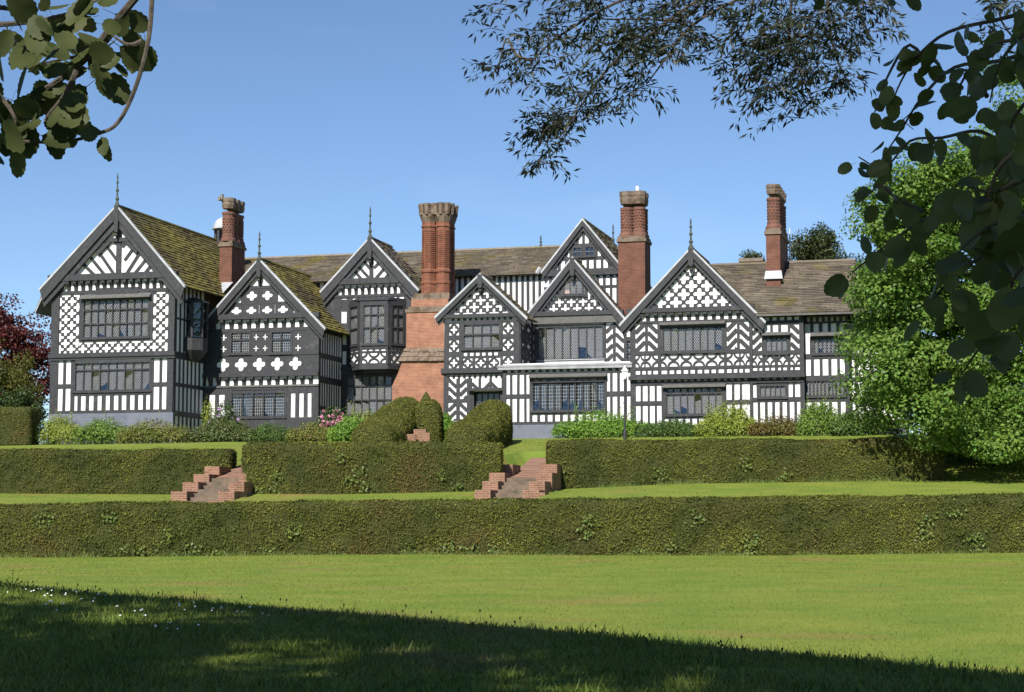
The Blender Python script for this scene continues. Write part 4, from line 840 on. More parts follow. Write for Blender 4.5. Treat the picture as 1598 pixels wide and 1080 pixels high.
MB().lathe([(.09, 0), (.09, .3)], (k3[0]+.9, 5.6, k3[2]), 10).build('flue_pot', WHT, c3)
c4, k4 = chimney('slender brick chimney on the right range roof', 2.2, 1196, 1218, 432, 366, 298, 287, 3.4, ((.5, .12), (.5, .37), (.5, .62), (.5, .87)), nrow=1, flash=True, mat=BRM)
t = tag(ob('roof_pole', MB().tube([(k4[1]+.25, 5.2, k4[2]-5.6), (k4[1]+.25, 5.2, hp(1233, 358, 5.2)[1])], .03, .03, 6) and None, HALL), 'thin white pole beside the slender chimney')
MB().tube([(hp(1233, 412, 5.2)[0], 5.2, hp(1233, 420, 5.2)[1]), (hp(1233, 412, 5.2)[0], 5.2, hp(1233, 356, 5.2)[1])], .035, .03, 6).build('pole', WHT, t)
cs = tag(ob('chimney', None, HALL), 'short stone capped chimney stub on the right ridge'); a, z = hp(1156, 412, 6); b = hp(1188, 412, 6)[0]
MB().box((a, 6, z-1.2), (b, 6.8, z+.10)).build('brick_base', BRD, cs); MB().box((a-.1, 5.9, z+.10), (b+.1, 6.9, z+.27)).build('cap', STONE, cs)
BRG = brick('shaft_brick', (.27, .095, .05), (.20, .068, .04), (.13, .08, .06))
# great external stack
t = tag(ob('chimney', None, HALL), 'great external brick chimney stack with twin shafts'); WC = 5.2
def cz(x, y): return hp(x, y, WC)
b = MB(); P = [cz(*p) for p in ((612, 700), (612, 602), (622, 580), (628, 563), (692, 563), (694, 581), (699, 590), (699, 700))]; n_ = len(P)
b.add([(u, WC, z) for u, z in P]+[(u, WC+2, z) for u, z in P], [tuple(range(n_))]+[(i, n_+i, n_+(i+1) % n_, (i+1) % n_) for i in range(n_)]); b.build('brick_base', BR, t)
# tiled shoulder
p0, p1, p2, p3 = cz(622, 565), cz(697, 565), hp(692, 543, WC+.6), hp(634, 543, WC+.6)
slates([(p0[0], WC-.08, p0[1]), (p1[0], WC-.08, p1[1]), (p2[0]+.05, WC+.6, p2[1]), (p3[0]-.05, WC+.6, p3[1])], STB, t, .28, .35, .7, .06)
MB().add([(p0[0], WC, p0[1]-.03), (p1[0], WC, p1[1]-.03), (p2[0], WC+.62, p2[1]), (p3[0], WC+.62, p3[1]), (p0[0], WC+.62, p0[1]-.03), (p1[0], WC+.62, p1[1]-.03)], [(0, 1, 2, 3), (0, 3, 4), (1, 5, 2)]).build('shoulder', STB, t)
Wd = WC+.62; ua, ub_ = hp(634, 515, Wd)[0], hp(694, 515, Wd)[0]; MB().box((ua, Wd, hp(660, 570, Wd)[1]), (ub_, Wd+1.6, hp(660, 487, Wd)[1])).build('brick_stage', BR, t)
for (xa, xb, ya, yb, m_) in ((632, 696, 487, 482, STB), (637, 698, 482, 478, STB), (641, 699, 478, 467, BR), (641, 700, 467, 462, STB), (645, 700, 462, 457, STB)):
    MB().box((hp(xa, ya, Wd-.05)[0], Wd-.05+(487-ya)*.006, hp(670, ya, Wd)[1]), (hp(xb, ya, Wd-.05)[0], Wd+1.5, hp(670, yb, Wd)[1])).build('stone_course' if m_ is STB else 'brick_stage', m_, t)
zb0 = hp(675, 457, Wd)[1]; zb1 = hp(675, 345, Wd)[1]; zb2 = hp(675, 317, Wd)[1]; un0 = hp(654, 400, Wd)[0]; un1 = hp(698, 400, Wd)[0]; rr_ = (un1-un0)/4
for i in (0, 1):
    for j in (0, 1):
        c = (un0+rr_+2*rr_*i, Wd+.15+rr_+1.9*rr_*j); mb = MB(); mb.lathe([(rr_*1.06, 0), (rr_*1.06, .5), (rr_*1.16, .52), (rr_*1.16, .62), (rr_*1.04, .66), (rr_*1.04, 1.1), (rr_*1.18, 1.13), (rr_*1.18, 1.24), (rr_, 1.32), (rr_, zb1-zb0-.3), (rr_*1.12, zb1-zb0-.26), (rr_*1.12, zb1-zb0-.18), (rr_, zb1-zb0-.14), (rr_, zb1-zb0)], (c[0], c[1], zb0), 8, R(22.5))
        k = 0; z = zb0+1.42
        while z < zb1-.4:
            for q in range(18):
                a = 6.2832*(q+.5*(k % 2))/18; ca, sa = math.cos(a), math.sin(a); V = [(c[0]+ca*r_-sa*e, c[1]+sa*r_+ca*e, z+zz) for r_ in (rr_*.9, rr_*1.02) for e, zz in ((-.045, 0), (.045, 0), (.045, .045), (-.045, .045))]
                mb.add(V, [(4, 5, 6, 7), (0, 4, 7, 3), (1, 5, 4, 0), (2, 6, 5, 1), (3, 7, 6, 2)])
            z += .105; k += 1
        mb.build('shaft', BRG, t); mb = MB(); mb.lathe([(rr_*1.0, 0), (rr_*1.28, .28), (rr_*1.28, .40), (rr_*1.15, .44)], (c[0], c[1], zb1), 8, R(22.5))
        for q in range(8):
            a = R(45*q); x_, y_ = c[0]+rr_*1.12*math.cos(a), c[1]+rr_*1.12*math.sin(a); mb.lathe([(.13, 0), (.17, zb2-zb1-.5), (.19, zb2-zb1-.46), (.19, zb2-zb1-.36)], (x_, y_, zb1+.38), 6)
        mb.build('crown', STB, t)
# cupola behind the first chimney
t = tag(ob('cupola', None, HALL), 'little lead domed cupola peeping out behind a chimney'); wq = 12; a0 = hp(333, 358, wq)[0]; rr_ = .62; cu = a0+rr_+.05; zt, zb, zf = hp(345, 340, wq)[1], hp(345, 357, wq)[1], hp(345, 400, wq)[1]
MB().lathe([(rr_+.08, -.06), (rr_+.08, .02)]+[(rr_*math.cos(a), (zt-zb)*math.sin(a)+.02) for a in np.linspace(0, 1.45, 7)], (cu, wq, zb), 16).build('dome', LEAD, t)
for i in range(6):
    a = R(60*i+15); MB().box((cu+.48*math.cos(a)-.07, wq+.48*math.sin(a)-.07, zf-.6), (cu+.48*math.cos(a)+.07, wq+.48*math.sin(a)+.07, zb)).build('post', TI, t)
MB().lathe([(.7, -1.2), (.7, 0), (.75, .05)], (cu, wq, zf), 12).build('drum', TI, t)
# solid body so that nothing shows daylight behind the fronts
def core(x0, x1, w, y, ww, d): a, b = hp(x0, 600, w)[0], hp(x1, 600, w)[0]; MB().box((a, ww, 4.5), (b, ww+d, hp((x0+x1)/2, y, w)[1])).build('inner_walls', TI, HALL)
core(84, 269, 0, 440, 1.25, 11); core(326, 495, W2, 505, W2+1.25, 7); core(512, 660, W3, 450, W3+1.25, 6); core(695, 985, W6, 500, 4.7, 6); core(988, 1320, 0, 500, 1.8, 7); core(300, 980, W9, 435, W9+.3, 8); core(1324, 1408, 1.3, 494, 1.6, 6)
MB().box((hp(790, 600, .1)[0], 1.25, 4.5), (hp(985, 600, .1)[0], 5, FG.Z(575))).build('inner_walls', TI, HALL)
MB().box((hp(852, 450, W4)[0], W4+.1, 9), (hp(983, 450, W4)[0], W4+6, F4.Z(432))).build('inner_walls', TI, HALL)
# ---- lamp standard on the terrace
p = at(975, 640, 80.5); gz_ = g(p.x, p.y); lt = tag(ob('garden_lamp', None, None, (p.x, p.y, gz_)), 'black lamp post with white glazed lantern in front of the hall', 'lamp post')
top = at(975, 592, 80.5).z-gz_; MB().lathe([(.09, 0), (.09, .3), (.05, .4), (.04, top-.1), (.07, top-.06), (.03, top)], (0, 0, 0), 8).build('post', TI, lt)
MB().lathe([(.09, 0), (.19, .3)], (0, 0, top+.03), 4, R(45)).build('lantern', M('lantern_glass', (.75, .76, .75), rough=.15, spec=.5), lt); MB().lathe([(.22, .33), (.20, .37), (.06, .5), (.02, .6)], (0, 0, top+.03), 4, R(45)).build('lantern_cap', WHT, lt)
# ---------------------------------------------------------------- shrubs along the house
def lobes_pts(lobes, n, shell=(.72, 1.06), zmin=-1e9):
    A = np.array([l[3]*l[4]+l[4]*l[5]+l[3]*l[5] for l in lobes]); i = rng.choice(len(lobes), n, p=A/A.sum()); L = np.array(lobes)[i]
    d = unit(rng.normal(size=(n, 3))); d[:, 2] = np.where((d[:, 2] < -.2) & (rng.random(n) < .4), -d[:, 2], d[:, 2]); rad = rng.uniform(*shell, n)[:, None]
    P = L[:, :3]+d*L[:, 3:6]*rad; N = unit(d/L[:, 3:6]); k = P[:, 2] > zmin
    return P[k], N[k]
def shrub(name, label, x0, x1, ytop, ybase, dw, mat, n=5200, size=.11, spikes=0, flower=None, nl=7, cat='shrub', asp=.5, depth=.55, group='border shrubs along the hall'):
    u = (x0+x1)/2; Y = 86.4-.268*((u-799)/FPX*86)-dw; a = at(x0, ybase, Y); b = at(x1, ybase, Y); top = at(u, ytop-5, Y).z; gz0 = g((a.x+b.x)/2, Y); W = b.x-a.x; H = top-gz0
    t = tag(ob(name, None, None, (0, 0, 0)), label, cat, group); lobes = []
    for i in range(nl):
        f = (i+.5)/nl+random.uniform(-.06, .06); hh = H*(1 if nl < 3 else random.uniform(.55, .98)*(1-.35*abs(2*f-1)**2)); r = W/nl*random.uniform(.9, 1.5)
        lobes.append((a.x+W*f, Y+random.uniform(-.35, .35), gz0+hh*.42, max(r, .3), max(depth, r*.8), hh*.58))
    for i in range(nl): lobes.append((a.x+W*(i+.5)/nl, Y-.35, gz0+H*.18, W/nl*1.1, depth, H*random.uniform(.3, .45)))
    lobes.append(((a.x+b.x)/2, Y, gz0+H*.42, W*.42, depth*1.3, H*.5))
    P, N = lobes_pts(lobes, int(n*1.7), (.6, 1.06), gz0-.1); Vc, Fc = cards(P, N*.8+np.array([0, -.1, .5]), size, size*asp, .6); tag(ob('foliage', npmesh('foliage', Vc, Fc, mat), t), None, None, None, 'stuff')
    mb = MB()
    for l in lobes[:nl]: mb.tube([(l[0], l[1], gz0-.05), (l[0]+random.uniform(-.1, .1), l[1], l[2]+l[5]*.6)], .03, .012, 5)
    tag(mb.build('stems', BARK, t), None, None, None, 'stuff')
    if spikes:
        Q = []; M_ = []
        for i in range(spikes):
            x = random.uniform(a.x+W*.1, b.x-W*.1); z = gz0+H*random.uniform(.7, 1.12); m = 16; f = np.linspace(-.4, .15, m)[:, None]; Q.append(np.array([[x, Y-.2, z]])+f*np.array([[random.uniform(-.2, .2), -.1, 1]])+rng.normal(size=(m, 3))*.05)
        Q = np.concatenate(Q); Vc, Fc = cards(Q, Q*0+[0, -.4, .6], size*.9, size*.35, .8); tag(ob('young_shoots', npmesh('young_shoots', Vc, Fc, mat), t), None, None, None, 'stuff')
    if flower:
        mb = []; fm, cnt = flower; k = rng.choice(np.where((N[:, 1] < .2) & (P[:, 2] > gz0+H*.42))[0], cnt, replace=False)
        for q in k:
            c = P[q]+N[q]*.06; m = 34; d = unit(rng.normal(size=(m, 3))); Vf, Ff = cards(c+d*.085, d, .085, .075, .3); o = ob('flower_truss', npmesh('flower_truss', Vf, Ff, fm), t)
    return t
G1 = leafm('shrub_green', (0.128, 0.220, 0.036), (0.194, 0.293, 0.051)); G2 = leafm('shrub_dark', (0.075, 0.139, 0.032), (0.120, 0.188, 0.043)); G3 = leafm('shrub_olive', (0.164, 0.195, 0.043), (0.224, 0.220, 0.057), c3=(0.209, 0.114, 0.043), s3=1.6, t3=.6)
G4 = leafm('shrub_yellow', (0.224, 0.293, 0.043), (0.299, 0.350, 0.064)); G5 = leafm('shrub_bright', (0.135, 0.269, 0.036), (0.209, 0.341, 0.051)); G6 = leafm('rhododendron_leaf', (0.045, 0.090, 0.025), (0.075, 0.122, 0.036), rough=.35, spec=.5)
PKF = leafm('pink_petal', (.62, .20, .32), (.72, .36, .45), isl=.25, trans=.2); PUF = leafm('mauve_petal', (.50, .30, .58), (.62, .42, .66), isl=.25, trans=.2); RDB = leafm('red_tinged_leaf', (.12, .055, .025), (.10, .11, .03))
shrub('shrub', 'feathery yellow green shrub at the left corner of the hall', 52, 128, 650, 697, 3.0, G4, 4200, .10, 14)
shrub('shrub', 'rounded mid green shrub under the left wing plinth', 120, 205, 652, 697, 2.6, G1, 5200, .10, 8)
shrub('shrub', 'olive brown shrub at the right end of the left wing', 190, 288, 655, 695, 3.0, G3, 5600, .10, 4)
shrub('shrub', 'thin pale climber in the shady corner beside the left wing', 318, 332, 625, 690, -1.4, G4, 900, .09, 5, nl=2)
shrub('rhododendron', 'dark rhododendron with mauve flowers below the boarded gable', 330, 372, 622, 690, -1.0, G6, 3400, .13, 0, (PUF, 13), 4)
shrub('shrub', 'pale broad leaved shrub in front of the mauve rhododendron', 300, 400, 653, 694, 1.6, leafm('shrub_pale', (.13, .155, .06), (.10, .14, .035)), 5200, .12, 6)
shrub('shrub', 'low clipped green shrub row under the boarded gable', 388, 462, 662, 692, 1.2, G2, 4200, .09)
shrub('shrub', 'reddish tinged low shrub right of the clipped row', 452, 522, 661, 692, 1.4, G3, 4200, .09)
shrub('rhododendron', 'rhododendron covered in pink flowers beside the studded wall', 494, 545, 634, 690, -1.5, G6, 3000, .13, 0, (PKF, 30), 4)
shrub('shrub', 'spreading light green shrub left of the wave topiary', 516, 592, 650, 692, 1.8, G5, 4600, .11, 6)
shrub('shrub', 'yellow green shrub below the third gable window', 530, 600, 640, 690, -2.8, G4, 3600, .10, 6)
shrub('shrub', 'bright green shrub between the chimney and the porch topiary', 676, 712, 645, 694, 3.2, G5, 3400, .10, 0, None, 3)
shrub('shrub', 'large bright green shrub below the ten light window', 872, 1006, 643, 690, 2.2, G5, 9500, .10, 30)
shrub('shrub', 'low dark shrub row under the right gable window', 1000, 1100, 657, 690, 2.0, G2, 5200, .10, 4)
shrub('shrub', 'tall yellow green shrub right of the right gable window', 1094, 1176, 630, 690, 2.3, G4, 7000, .10, 26)
shrub('shrub', 'red tinged shrub under the low five light window', 1172, 1252, 650, 690, 2.2, leafm('shrub_autumn', (.15, .15, .035), (.14, .08, .03)), 5200, .10, 10)
shrub('shrub', 'fresh green shrub with tall shoots at the corner of the end wall', 1248, 1318, 628, 690, 2.4, G1, 6500, .10, 26)
shrub('shrub', 'dark shaded shrub beneath the sycamore by the end wall', 1300, 1400, 640, 692, 2.6, G2, 6000, .11, 6)
# ---------------------------------------------------------------- trees
def clumps(c, rx, ry, rz, n, inner=.55):
    C = []
    for i in range(n):
        d = Vector(rng.normal(size=3)).normalized(); r = random.uniform(inner, 1.0)
        C.append((c[0]+d.x*rx*r, c[1]+d.y*ry*r, c[2]+d.z*rz*r))
    return np.array(C)
def crown_mesh(C, per, cr, flat, leaf, asp, mat, parent, up=.8, jit=.7, name='crown', cen=None, out=.4):
    n = len(C)*per; i = np.repeat(np.arange(len(C)), per); d = unit(rng.normal(size=(n, 3))); r = rng.uniform(.25, 1, n)**.5; s = cr*rng.uniform(.6, 1.25, len(C))[i]
    off = d*(r*s)[:, None]*np.array([1, 1, flat]); P = C[i]+off
    N = np.array([0, 0, up])+d*out; Vc, Fc = cards(P, N, leaf, leaf*asp, jit); return tag(ob(name, npmesh(name, Vc, Fc, mat), parent), None, None, None, 'stuff')
def limbs(base, h, targets, r, parent, mat=BARK, fork=.45):
    mb = MB(); top = base+Vector((0, 0, h)); mb.tube([base-Vector((0, 0, .3)), base+Vector((0, 0, .4)), base.lerp(top, .5), top], r, r*.6, 10)
    for q in targets:
        q = Vector(q); s = base.lerp(top, random.uniform(fork, 1)); mb.tube([s, s.lerp(q, .5)+Vector((0, 0, -.1*(q-s).length)), q], r*.28, r*.05, 6)
    return mb.build('trunk', mat, parent)
# big sycamore on the right
SYC = leafm('sycamore_leaf', (.10, .188, .028), (.155, .245, .042), scale=.5, isl=.35, trans=.35)
cen = (22.2, 69.5, 9.4); t = tag(ob('sycamore_tree', None), 'large bright green sycamore tree overlapping the right end of the hall', 'tree')
C = clumps(cen, 8.6, 7.8, 7.0, 330, .72)
extra = []
for (x, y) in ((1330, 400), (1345, 350), (1390, 300), (1440, 262), (1500, 245), (1330, 460), (1340, 500), (1335, 550), (1330, 600), (1340, 645), (1360, 585), (1370, 620), (1410, 640), (1370, 530), (1400, 560), (1450, 660), (1490, 690), (1530, 700), (1470, 620), (1520, 640), (1560, 690), (1580, 650), (1590, 710), (1560, 180), (1585, 150), (1540, 210), (1390, 455), (1420, 420), (1430, 500), (1480, 560), (1360, 430), (1345, 310), (1375, 280), (1420, 340), (1500, 320), (1550, 290), (1350, 460), (1380, 400)):
    p = at(x+26, y, random.uniform(61.5, 65)); extra.append(tuple(p))
more = np.array([tuple(at(random.uniform(1400, 1650), random.uniform(250, 700), random.uniform(62, 67))) for _ in range(60)]); more = more[(more[:, 0]-13.6)*.9 > 0]
C = np.concatenate([C, more, np.array(extra), np.array(extra)+rng.normal(size=(len(extra), 3))*[.9, 1.2, .9]+[.4, 1, 0]])
C = C[C[:, 2] > 3.4]; C = C[799+FPX*C[:, 0]/C[:, 1] > np.where(C[:, 2] > 9.5, 1372, 1348)]
crown_mesh(C, 620, 1.25, .52, .14, .85, SYC, t, .65, .45, out=.9)
limbs(Vector((21, 70, g(21, 70))), 8, C[rng.choice(len(C), 34, replace=False)], .5, t)
def under(name, label, X, Y, w, h, mat):
    t = tag(ob(name, None), label, 'bush', 'laurels added for shade under the sycamore'); C = clumps((X, Y, g(X, Y)+h*.45), w, 1.6, h*.5, 70, .3); crown_mesh(C, 120, .5, .8, .16, .5, mat, t, .6, .8); mb = MB(); mb.tube([(X, Y, g(X, Y)-.1), (X, Y, g(X, Y)+h*.6)], .06, .03, 6); mb.build('stem', BARK, t)
LAUD = leafm('shade_fill_leaf', (.03, .05, .015), (.045, .065, .02), rough=.45)  # added undergrowth, leaf colour kept near black to supply the tree's shade
under('laurel_bush', 'dark laurel added as shade beneath the left side of the sycamore', 17.2, 68, 2.4, 2.6, LAUD); under('laurel_bush', 'dark laurel added as shade beneath the sycamore at the right edge', 21.5, 67.5, 2.6, 2.8, LAUD)
under('laurel_bush', 'tall dark laurel added as shade between the sycamore and the end wall', 18.5, 75.5, 3.2, 3.4, LAUD)
# dark yews and conifers behind the right roof
YEW = leafm('dark_yew_leaf', (.035, .05, .014), (.055, .068, .02), trans=.1)
def bgtree(name, label, x0, x1, y0, y1, Y, mat, n, cr, per, leaf, flat=.8, asp=.4, cat='tree', up=.5):
    a, b = at(x0, y1, Y), at(x1, y1, Y); zt = at(x0, y0, Y).z; zb = min(a.z, zt-1); t = tag(ob(name, None), label, cat); cx = (a.x+b.x)/2; w = (b.x-a.x)/2; h = (zt-zb)/2
    C = clumps((cx, Y, zb+h), w, w*.8, h, n, .45); crown_mesh(C, per, cr, flat, leaf, asp, mat, t, up, .8); z0 = g(cx, Y); limbs(Vector((cx, Y, z0)), max(.5, zb+h-z0), C[:10], max(.12, w*.06), t); return t
bgtree('yew_tree', 'dark rounded yew tree behind the right roof ridge', 1238, 1312, 352, 470, 108, YEW, 120, .75, 120, .22, .9)
bgtree('yew_tree', 'smaller dark yew beside the sycamore behind the roof', 1300, 1345, 392, 480, 112, YEW, 50, .7, 110, .22, .9)
bgtree('conifer_tree', 'wispy conifer top showing left of the slender chimney', 1152, 1200, 395, 440, 110, YEW, 34, .45, 70, .2, 1.2)
# left edge trees
COP = leafm('copper_beech_leaf', (.075, .018, .018), (.115, .03, .022), isl=.45, trans=.25); GOL = leafm('golden_green_leaf', (.095, .11, .022), (.135, .14, .03)); LAU = leafm('laurel_leaf', (.045, .08, .025), (.07, .10, .03), rough=.4)
t = bgtree('copper_beech', 'dark red copper beech at the far left edge', -170, 96, 458, 690, 104, COP, 330, 1.0, 130, .2, .5, .65)
bgtree('evergreen_tree', 'olive green evergreen in front of the copper beech', -90, 58, 535, 690, 97, GOL, 170, .7, 150, .16, .8)
bgtree('laurel_bush', 'glossy green laurel above the far left hedge', -60, 70, 606, 680, 92, LAU, 110, .5, 120, .16, .6, .5, 'bush')
# ---------------------------------------------------------------- trees overhead and behind the camera: their shade and hanging branches
LIM = leafm('lime_leaf', (.065, .09, .024), (.095, .12, .032), scale=14, isl=.3, trans=.4, rough=.45); WIL = leafm('willow_leaf', (.018, .026, .013), (.03, .038, .018), isl=.3, trans=.15); APL = leafm('alder_leaf', (.04, .058, .018), (.075, .09, .03), scale=14, isl=.45, trans=.35, rough=.55, spec=.2)  # willow colours darkened to stand for shade the canopy does not cast there
sh = LD/(-LD.z)                                                       # horizontal run of a shadow for one metre of height
def edge(x): return float(np.interp(x, [-16, -6, 0, 3, 6, 16], [27, 21.5, 16.6, 12.3, 10, 6]))
SUNNY = [(-.2, 6.6, 1.4), (-4.2, 15.6, 1.15), (-2.9, 13.6, .95), (-.9, 11.9, .8), (-2.0, 10.8, .75), (.8, 10.6, .7)]   # gaps in the canopy
def shade_clumps(xr, zr, n, back=20, dens=1.0):
    C = []
    for i in range(n):
        x = random.uniform(*xr); z = random.uniform(*zr); r = .9; y = edge(x)-1.2-(random.random()**1.3)*back
        if any((x-a)**2+((y-b)*.75)**2 < r_*r_ for a, b, r_ in SUNNY): continue
        C.append((x-sh.x*z, y-sh.y*z, z+.7))
    return np.array(C)
def leafmesh(name, prof, mat, serr=.05, n=20, cup=.12):
    V = [(0, 0, 0)]; F = []; 
    for i in range(n):
        a = 2*math.pi*i/n; r = prof(a)*(1+serr*(1 if i % 2 else -1)); V.append((r*math.cos(a), r*math.sin(a), cup*r*r*math.sin(a)**2*2))
    V = [(x+.5, y, z) for x, y, z in V]
    for i in range(n): F.append((0, 1+i, 1+(i+1) % n))
    V += [(0, .012, 0), (0, -.012, 0), (-.38, -.008, -.05), (-.38, .008, -.05)]; b = len(V)-4; F.append((b, b+1, b+2, b+3))
    me = pmesh(name, V, F, mat); me.polygons.foreach_set('use_smooth', [True]*len(F)); return me
ROUND = [leafmesh('leaf', lambda a, e=e: .5*(1+.10*math.cos(2*a)*e-.10*math.exp(-((a-math.pi)/.35)**2)+.10*math.exp(-(min(a, 6.283-a)/.25)**2)), LIM, .028, 28, c) for e, c in ((1, .12), (.3, .3), (1.4, -.15))]
ALD = [leafmesh('leaf', lambda a: .5*(1-.28*abs(math.sin(a))**1.3+.12*math.exp(-(min(a, 6.283-a)/.3)**2)), APL, .05, 26, c) for c in (.15, .35, -.2)]
def twig_leaf(parent, me, p, size, tilt=.7, droop=.5):
    d = Vector((random.gauss(0, .55), random.gauss(0, .45), -droop+random.gauss(0, .35))).normalized(); nrm = Vector((random.gauss(0, tilt), -1+random.gauss(0, .3), random.gauss(.35, tilt))).normalized()
    y = nrm.cross(d).normalized(); z = d.cross(y); m = Matrix((d, y, z)).transposed(); s = size*random.uniform(.75, 1.2); p2 = p+d*(.4*s)
    return ob('leaf', me, parent, p2, m.to_euler(), (s, s*random.uniform(.85, 1.05), s))
def branch(parent, pts, Y, r0, r1, label=None, mat=BARK):
    P = [at(x, y, Y if not isinstance(Y, (list, tuple)) else Y[0]+(Y[1]-Y[0])*i/(len(pts)-1)) for i, (x, y) in enumerate(pts)]
    mb = MB(); sm = []
    for i in range(len(P)-1):
        for k in range(4):
            f = k/4; a, b = P[i], P[i+1]; p_ = P[max(0, i-1)]; n_ = P[min(len(P)-1, i+2)]
            sm.append(.5*((2*a)+(b-p_)*f+(2*p_-5*a+4*b-n_)*f*f+(3*a-p_-3*b+n_)*f**3))
    sm.append(P[-1]); mb.tube(sm, r0, r1, 6); o = mb.build('branch', mat, parent); return o, sm
# lime tree: stands right of the camera
lime = tag(ob('lime_tree', None), 'overhanging tree with large round dark leaves at the right edge', 'tree')
tb = Vector((4.6, -3.5, g(4.6, -3.5))); C = shade_clumps((-3.5, 14), (8.5, 12.5), 420, 16); crown_mesh(C, 85, 1.1, .7, .30, .9, LIM, lime); limbs(tb, 9, C[:16], .38, lime)
def lime_twig(pts, Y, sz, every=1, per=2, r=.006, off=0):
    b, sm = branch(lime, pts, Y, r, .0016)
    for i, p in enumerate(sm):
        if i < off or i % every: continue
        for k in range(per): twig_leaf(b, random.choice(ROUND), p+Vector((random.gauss(0, .012), random.gauss(0, .05), random.gauss(0, .012))), sz*random.uniform(.75, 1.15))
lime_twig([(1640, 10), (1560, 30), (1480, 50), (1430, 90), (1400, 140), (1385, 190)], (4.19, 4.65), 0.049, 1, 1)
lime_twig([(1640, 70), (1560, 95), (1490, 105), (1440, 150), (1405, 205), (1375, 250)], (4.03, 4.50), 0.050, 1, 1)
lime_twig([(1640, 40), (1590, 60), (1540, 75), (1500, 130), (1490, 170)], (3.88, 4.03), 0.051, 1, 1)
lime_twig([(1460, 120), (1420, 70), (1385, 120), (1365, 175)], (4.50, 4.57), 0.044, 1, 1)
lime_twig([(1640, 270), (1580, 240), (1530, 205), (1470, 215), (1420, 220), (1380, 262), (1340, 245)], (3.88, 4.57), 0.051, 1, 1)
lime_twig([(1640, 250), (1560, 300), (1490, 320), (1430, 350), (1380, 385), (1330, 425)], (3.56, 4.19), 0.053, 1, 1)
lime_twig([(1640, 330), (1580, 360), (1530, 400), (1480, 440), (1445, 480)], (3.41, 3.88), 0.055, 1, 1)
lime_twig([(1640, 430), (1590, 450), (1560, 490), (1530, 540), (1500, 585)], (3.26, 3.56), 0.053, 1, 1)
lime_twig([(1640, 200), (1600, 230), (1560, 260), (1540, 330), (1560, 400)], (3.10, 3.26), 0.059, 1, 1)
lime_twig([(1440, 330), (1400, 310), (1375, 290), (1360, 300)], (4.26, 4.34), 0.047, 1, 1)
lime_twig([(1640, -20), (1500, -30), (1380, -22), (1280, -18), (1215, -12)], (4.19, 4.65), 0.047, 1, 1)
lime_twig([(1540, 150), (1520, 120), (1500, 60)], (3.88, 4.03), 0.049, 1, 1)
lime_twig([(1650, 300), (1600, 330), (1560, 345), (1520, 370), (1490, 400)], (3.0, 3.2), 0.059, 1, 1)
lime_twig([(1650, 380), (1610, 400), (1580, 440), (1570, 500)], (2.9, 3.1), 0.059, 1, 1)
lime_twig([(1650, 200), (1600, 270), (1550, 300), (1510, 290)], (3.1, 3.3), 0.058, 1, 1)
lime_twig([(1650, 110), (1610, 150), (1580, 190), (1570, 250)], (3.2, 3.4), 0.054, 1, 1)
lime_twig([(1650, 20), (1600, 50), (1560, 100), (1545, 160)], (3.6, 3.8), 0.054, 1, 1)
# willow
will = tag(ob('willow_tree', None), 'willow with fine narrow leaves hanging across the top of the sky', 'tree')
wb = Vector((5.5, 1.0, g(5.5, 1.0))); C = shade_clumps((-7, 5), (10, 13), 230, 12); crown_mesh(C, 80, 1.1, .8, .32, .6, WIL, will); limbs(wb, 9, C[:10], .4, will)
LV = []; LF = []; WLP = []; WLD = []
def willow_twigs(stem, n, lenpx, Yv, lo=0, spread=22):
    mb = MB()
    for k in range(n):
        s = random.choice(stem[lo:]); L = random.uniform(.25, 1)*lenpx*Yv/FPX; dx = random.gauss(-.25, .45); p = s.copy(); p.y += random.gauss(0, .5); pts = [p.copy()]; m = max(4, int(L/.045)); v = Vector((dx, random.gauss(0, .3), random.uniform(.05, .3))).normalized()
        for i in range(m):
            v = (v*.93+Vector((0, 0, -.12))+Vector(rng.normal(size=3))*.05).normalized(); p = p+v*(L/m); pts.append(p.copy())
            for q in range(5):
                dd = (v*.5+Vector(rng.normal(size=3))*.5+Vector((0, 0, -.45))).normalized(); WLP.append(p+dd*.03); WLD.append(dd)
        mb.tube([pts[0], pts[len(pts)//2], pts[-1]] if len(pts) < 6 else pts[::2], .0035, .001, 3)
    tag(mb.build('twigs', BARK, will), None, None, None, 'stuff')
for pts, Y, n, L, lo in (([(1200, -40), (1100, -5), (1020, 50), (960, 95), (920, 145), (895, 185), (872, 215)], (10.4, 10.8), 62, 90, 3),
                      ([(1060, -30), (960, 5), (890, 45), (850, 75), (820, 110)], (10.6, 11), 44, 90, 2),
                      ([(1230, -30), (1150, 0), (1080, 40), (1040, 90), (1010, 130)], (10.2, 10.5), 36, 100, 3),
                      ([(1120, -40), (1090, 10), (1060, 30), (1000, 30), (940, 30)], (10.4, 10.8), 40, 75, 2),
                      ([(870, 190), (850, 205), (842, 225)], (10.6, 10.7), 16, 60, 0), ([(830, 95), (805, 85), (790, 60), (775, 120)], (10.8, 11), 12, 65, 0),
                      ([(1290, -30), (1295, 40), (1305, 90), (1325, 130)], (9.8, 10), 40, 100, 2), ([(1240, -30), (1232, 40), (1240, 90), (1270, 165)], (9.8, 10), 56, 130, 2), ([(1180, -30), (1170, 30), (1155, 60)], (10, 10.2), 14, 70, 2),
                      ([(1600, -30), (1560, 20), (1590, 70)], (9.8, 10), 14, 60, 1), ([(1330, -20), (1345, 30), (1360, 60)], (9.8, 10), 14, 60, 1)):
    b, sm = branch(will, pts, Y, .011, .004); willow_twigs(sm, int(n*1.2), L, 10.5, lo)
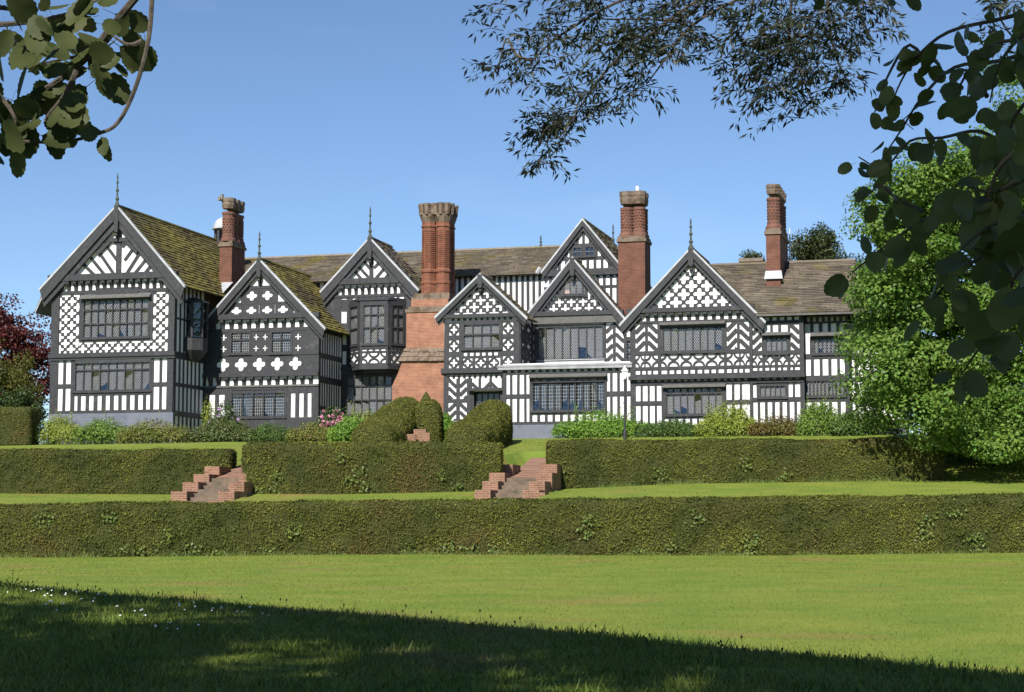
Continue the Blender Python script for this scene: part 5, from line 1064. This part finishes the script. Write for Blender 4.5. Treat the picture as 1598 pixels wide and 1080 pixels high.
WLP = np.array([tuple(p) for p in WLP]); D = np.array([tuple(p) for p in WLD]); n = len(WLP); b = unit(np.cross(D, rng.normal(size=(n, 3)))); L = rng.uniform(.035, .07, n)[:, None]; N_ = np.cross(D, b)
V = np.stack([WLP, WLP+D*L*.45+b*L*.13+N_*L*.03, WLP+D*L, WLP+D*L*.45-b*L*.13+N_*L*.03], 1).reshape(-1, 3); tag(ob('hanging_leaves', npmesh('hanging_leaves', V, np.arange(4*n).reshape(n, 4), WIL), will), None, None, None, 'stuff')
# alder: stands left of the camera
ald = tag(ob('alder_tree', None), 'leafy branch of an overhanging tree in the top left corner', 'tree')
ab = Vector((-5.5, -1.5, g(-5.5, -1.5))); C = shade_clumps((-15, -2), (9, 12.5), 300, 14); crown_mesh(C, 80, 1.1, .7, .30, .8, APL, ald); limbs(ab, 9, C[:14], .35, ald)
def ald_twig(pts, Y, sz, every, per, r=.008, r1=.002, off=0):
    b, sm = branch(ald, pts, Y, r, r1)
    for i, p in enumerate(sm):
        if i < off or i % every: continue
        for k in range(per): twig_leaf(b, random.choice(ALD), p+Vector((random.gauss(0, .02), random.gauss(0, .07), random.gauss(0, .02))), sz, .8, .45)
ald_twig([(238, -20), (232, 60), (212, 135), (185, 190), (155, 208), (95, 222), (30, 220)], 4.2, .07, 40, 1, .0062, .0035, 99)
ald_twig([(225, -20), (180, 35), (130, 95), (70, 140), (0, 180), (-40, 190)], (4.2, 4.4), .078, 1, 2, .010, .005, 4)
ald_twig([(120, 110), (100, 150), (75, 180), (70, 190)], 4.2, .078, 2, 2)
ald_twig([(-40, 40), (40, 35), (110, 20), (170, -10)], (4.4, 4.3), .078, 1, 2)
ald_twig([(-40, 10), (20, 15), (60, 40)], 4.1, .078, 1, 2); ald_twig([(180, 45), (150, 80), (110, 90), (60, 100)], 4.3, .076, 2, 2)
ald_twig([(-40, 120), (0, 150), (25, 190), (15, 225)], 4.2, .076, 2, 2); ald_twig([(222, 65), (200, 70), (175, 55)], 4.2, .07, 3, 1)
b_, sm_ = branch(ald, [(160, 207), (155, 204), (150, 200)], 4.2, .003, .002)
for k in range(3): twig_leaf(b_, ALD[0], at(152+6*k, 203, 4.18), .062, .5, .8)
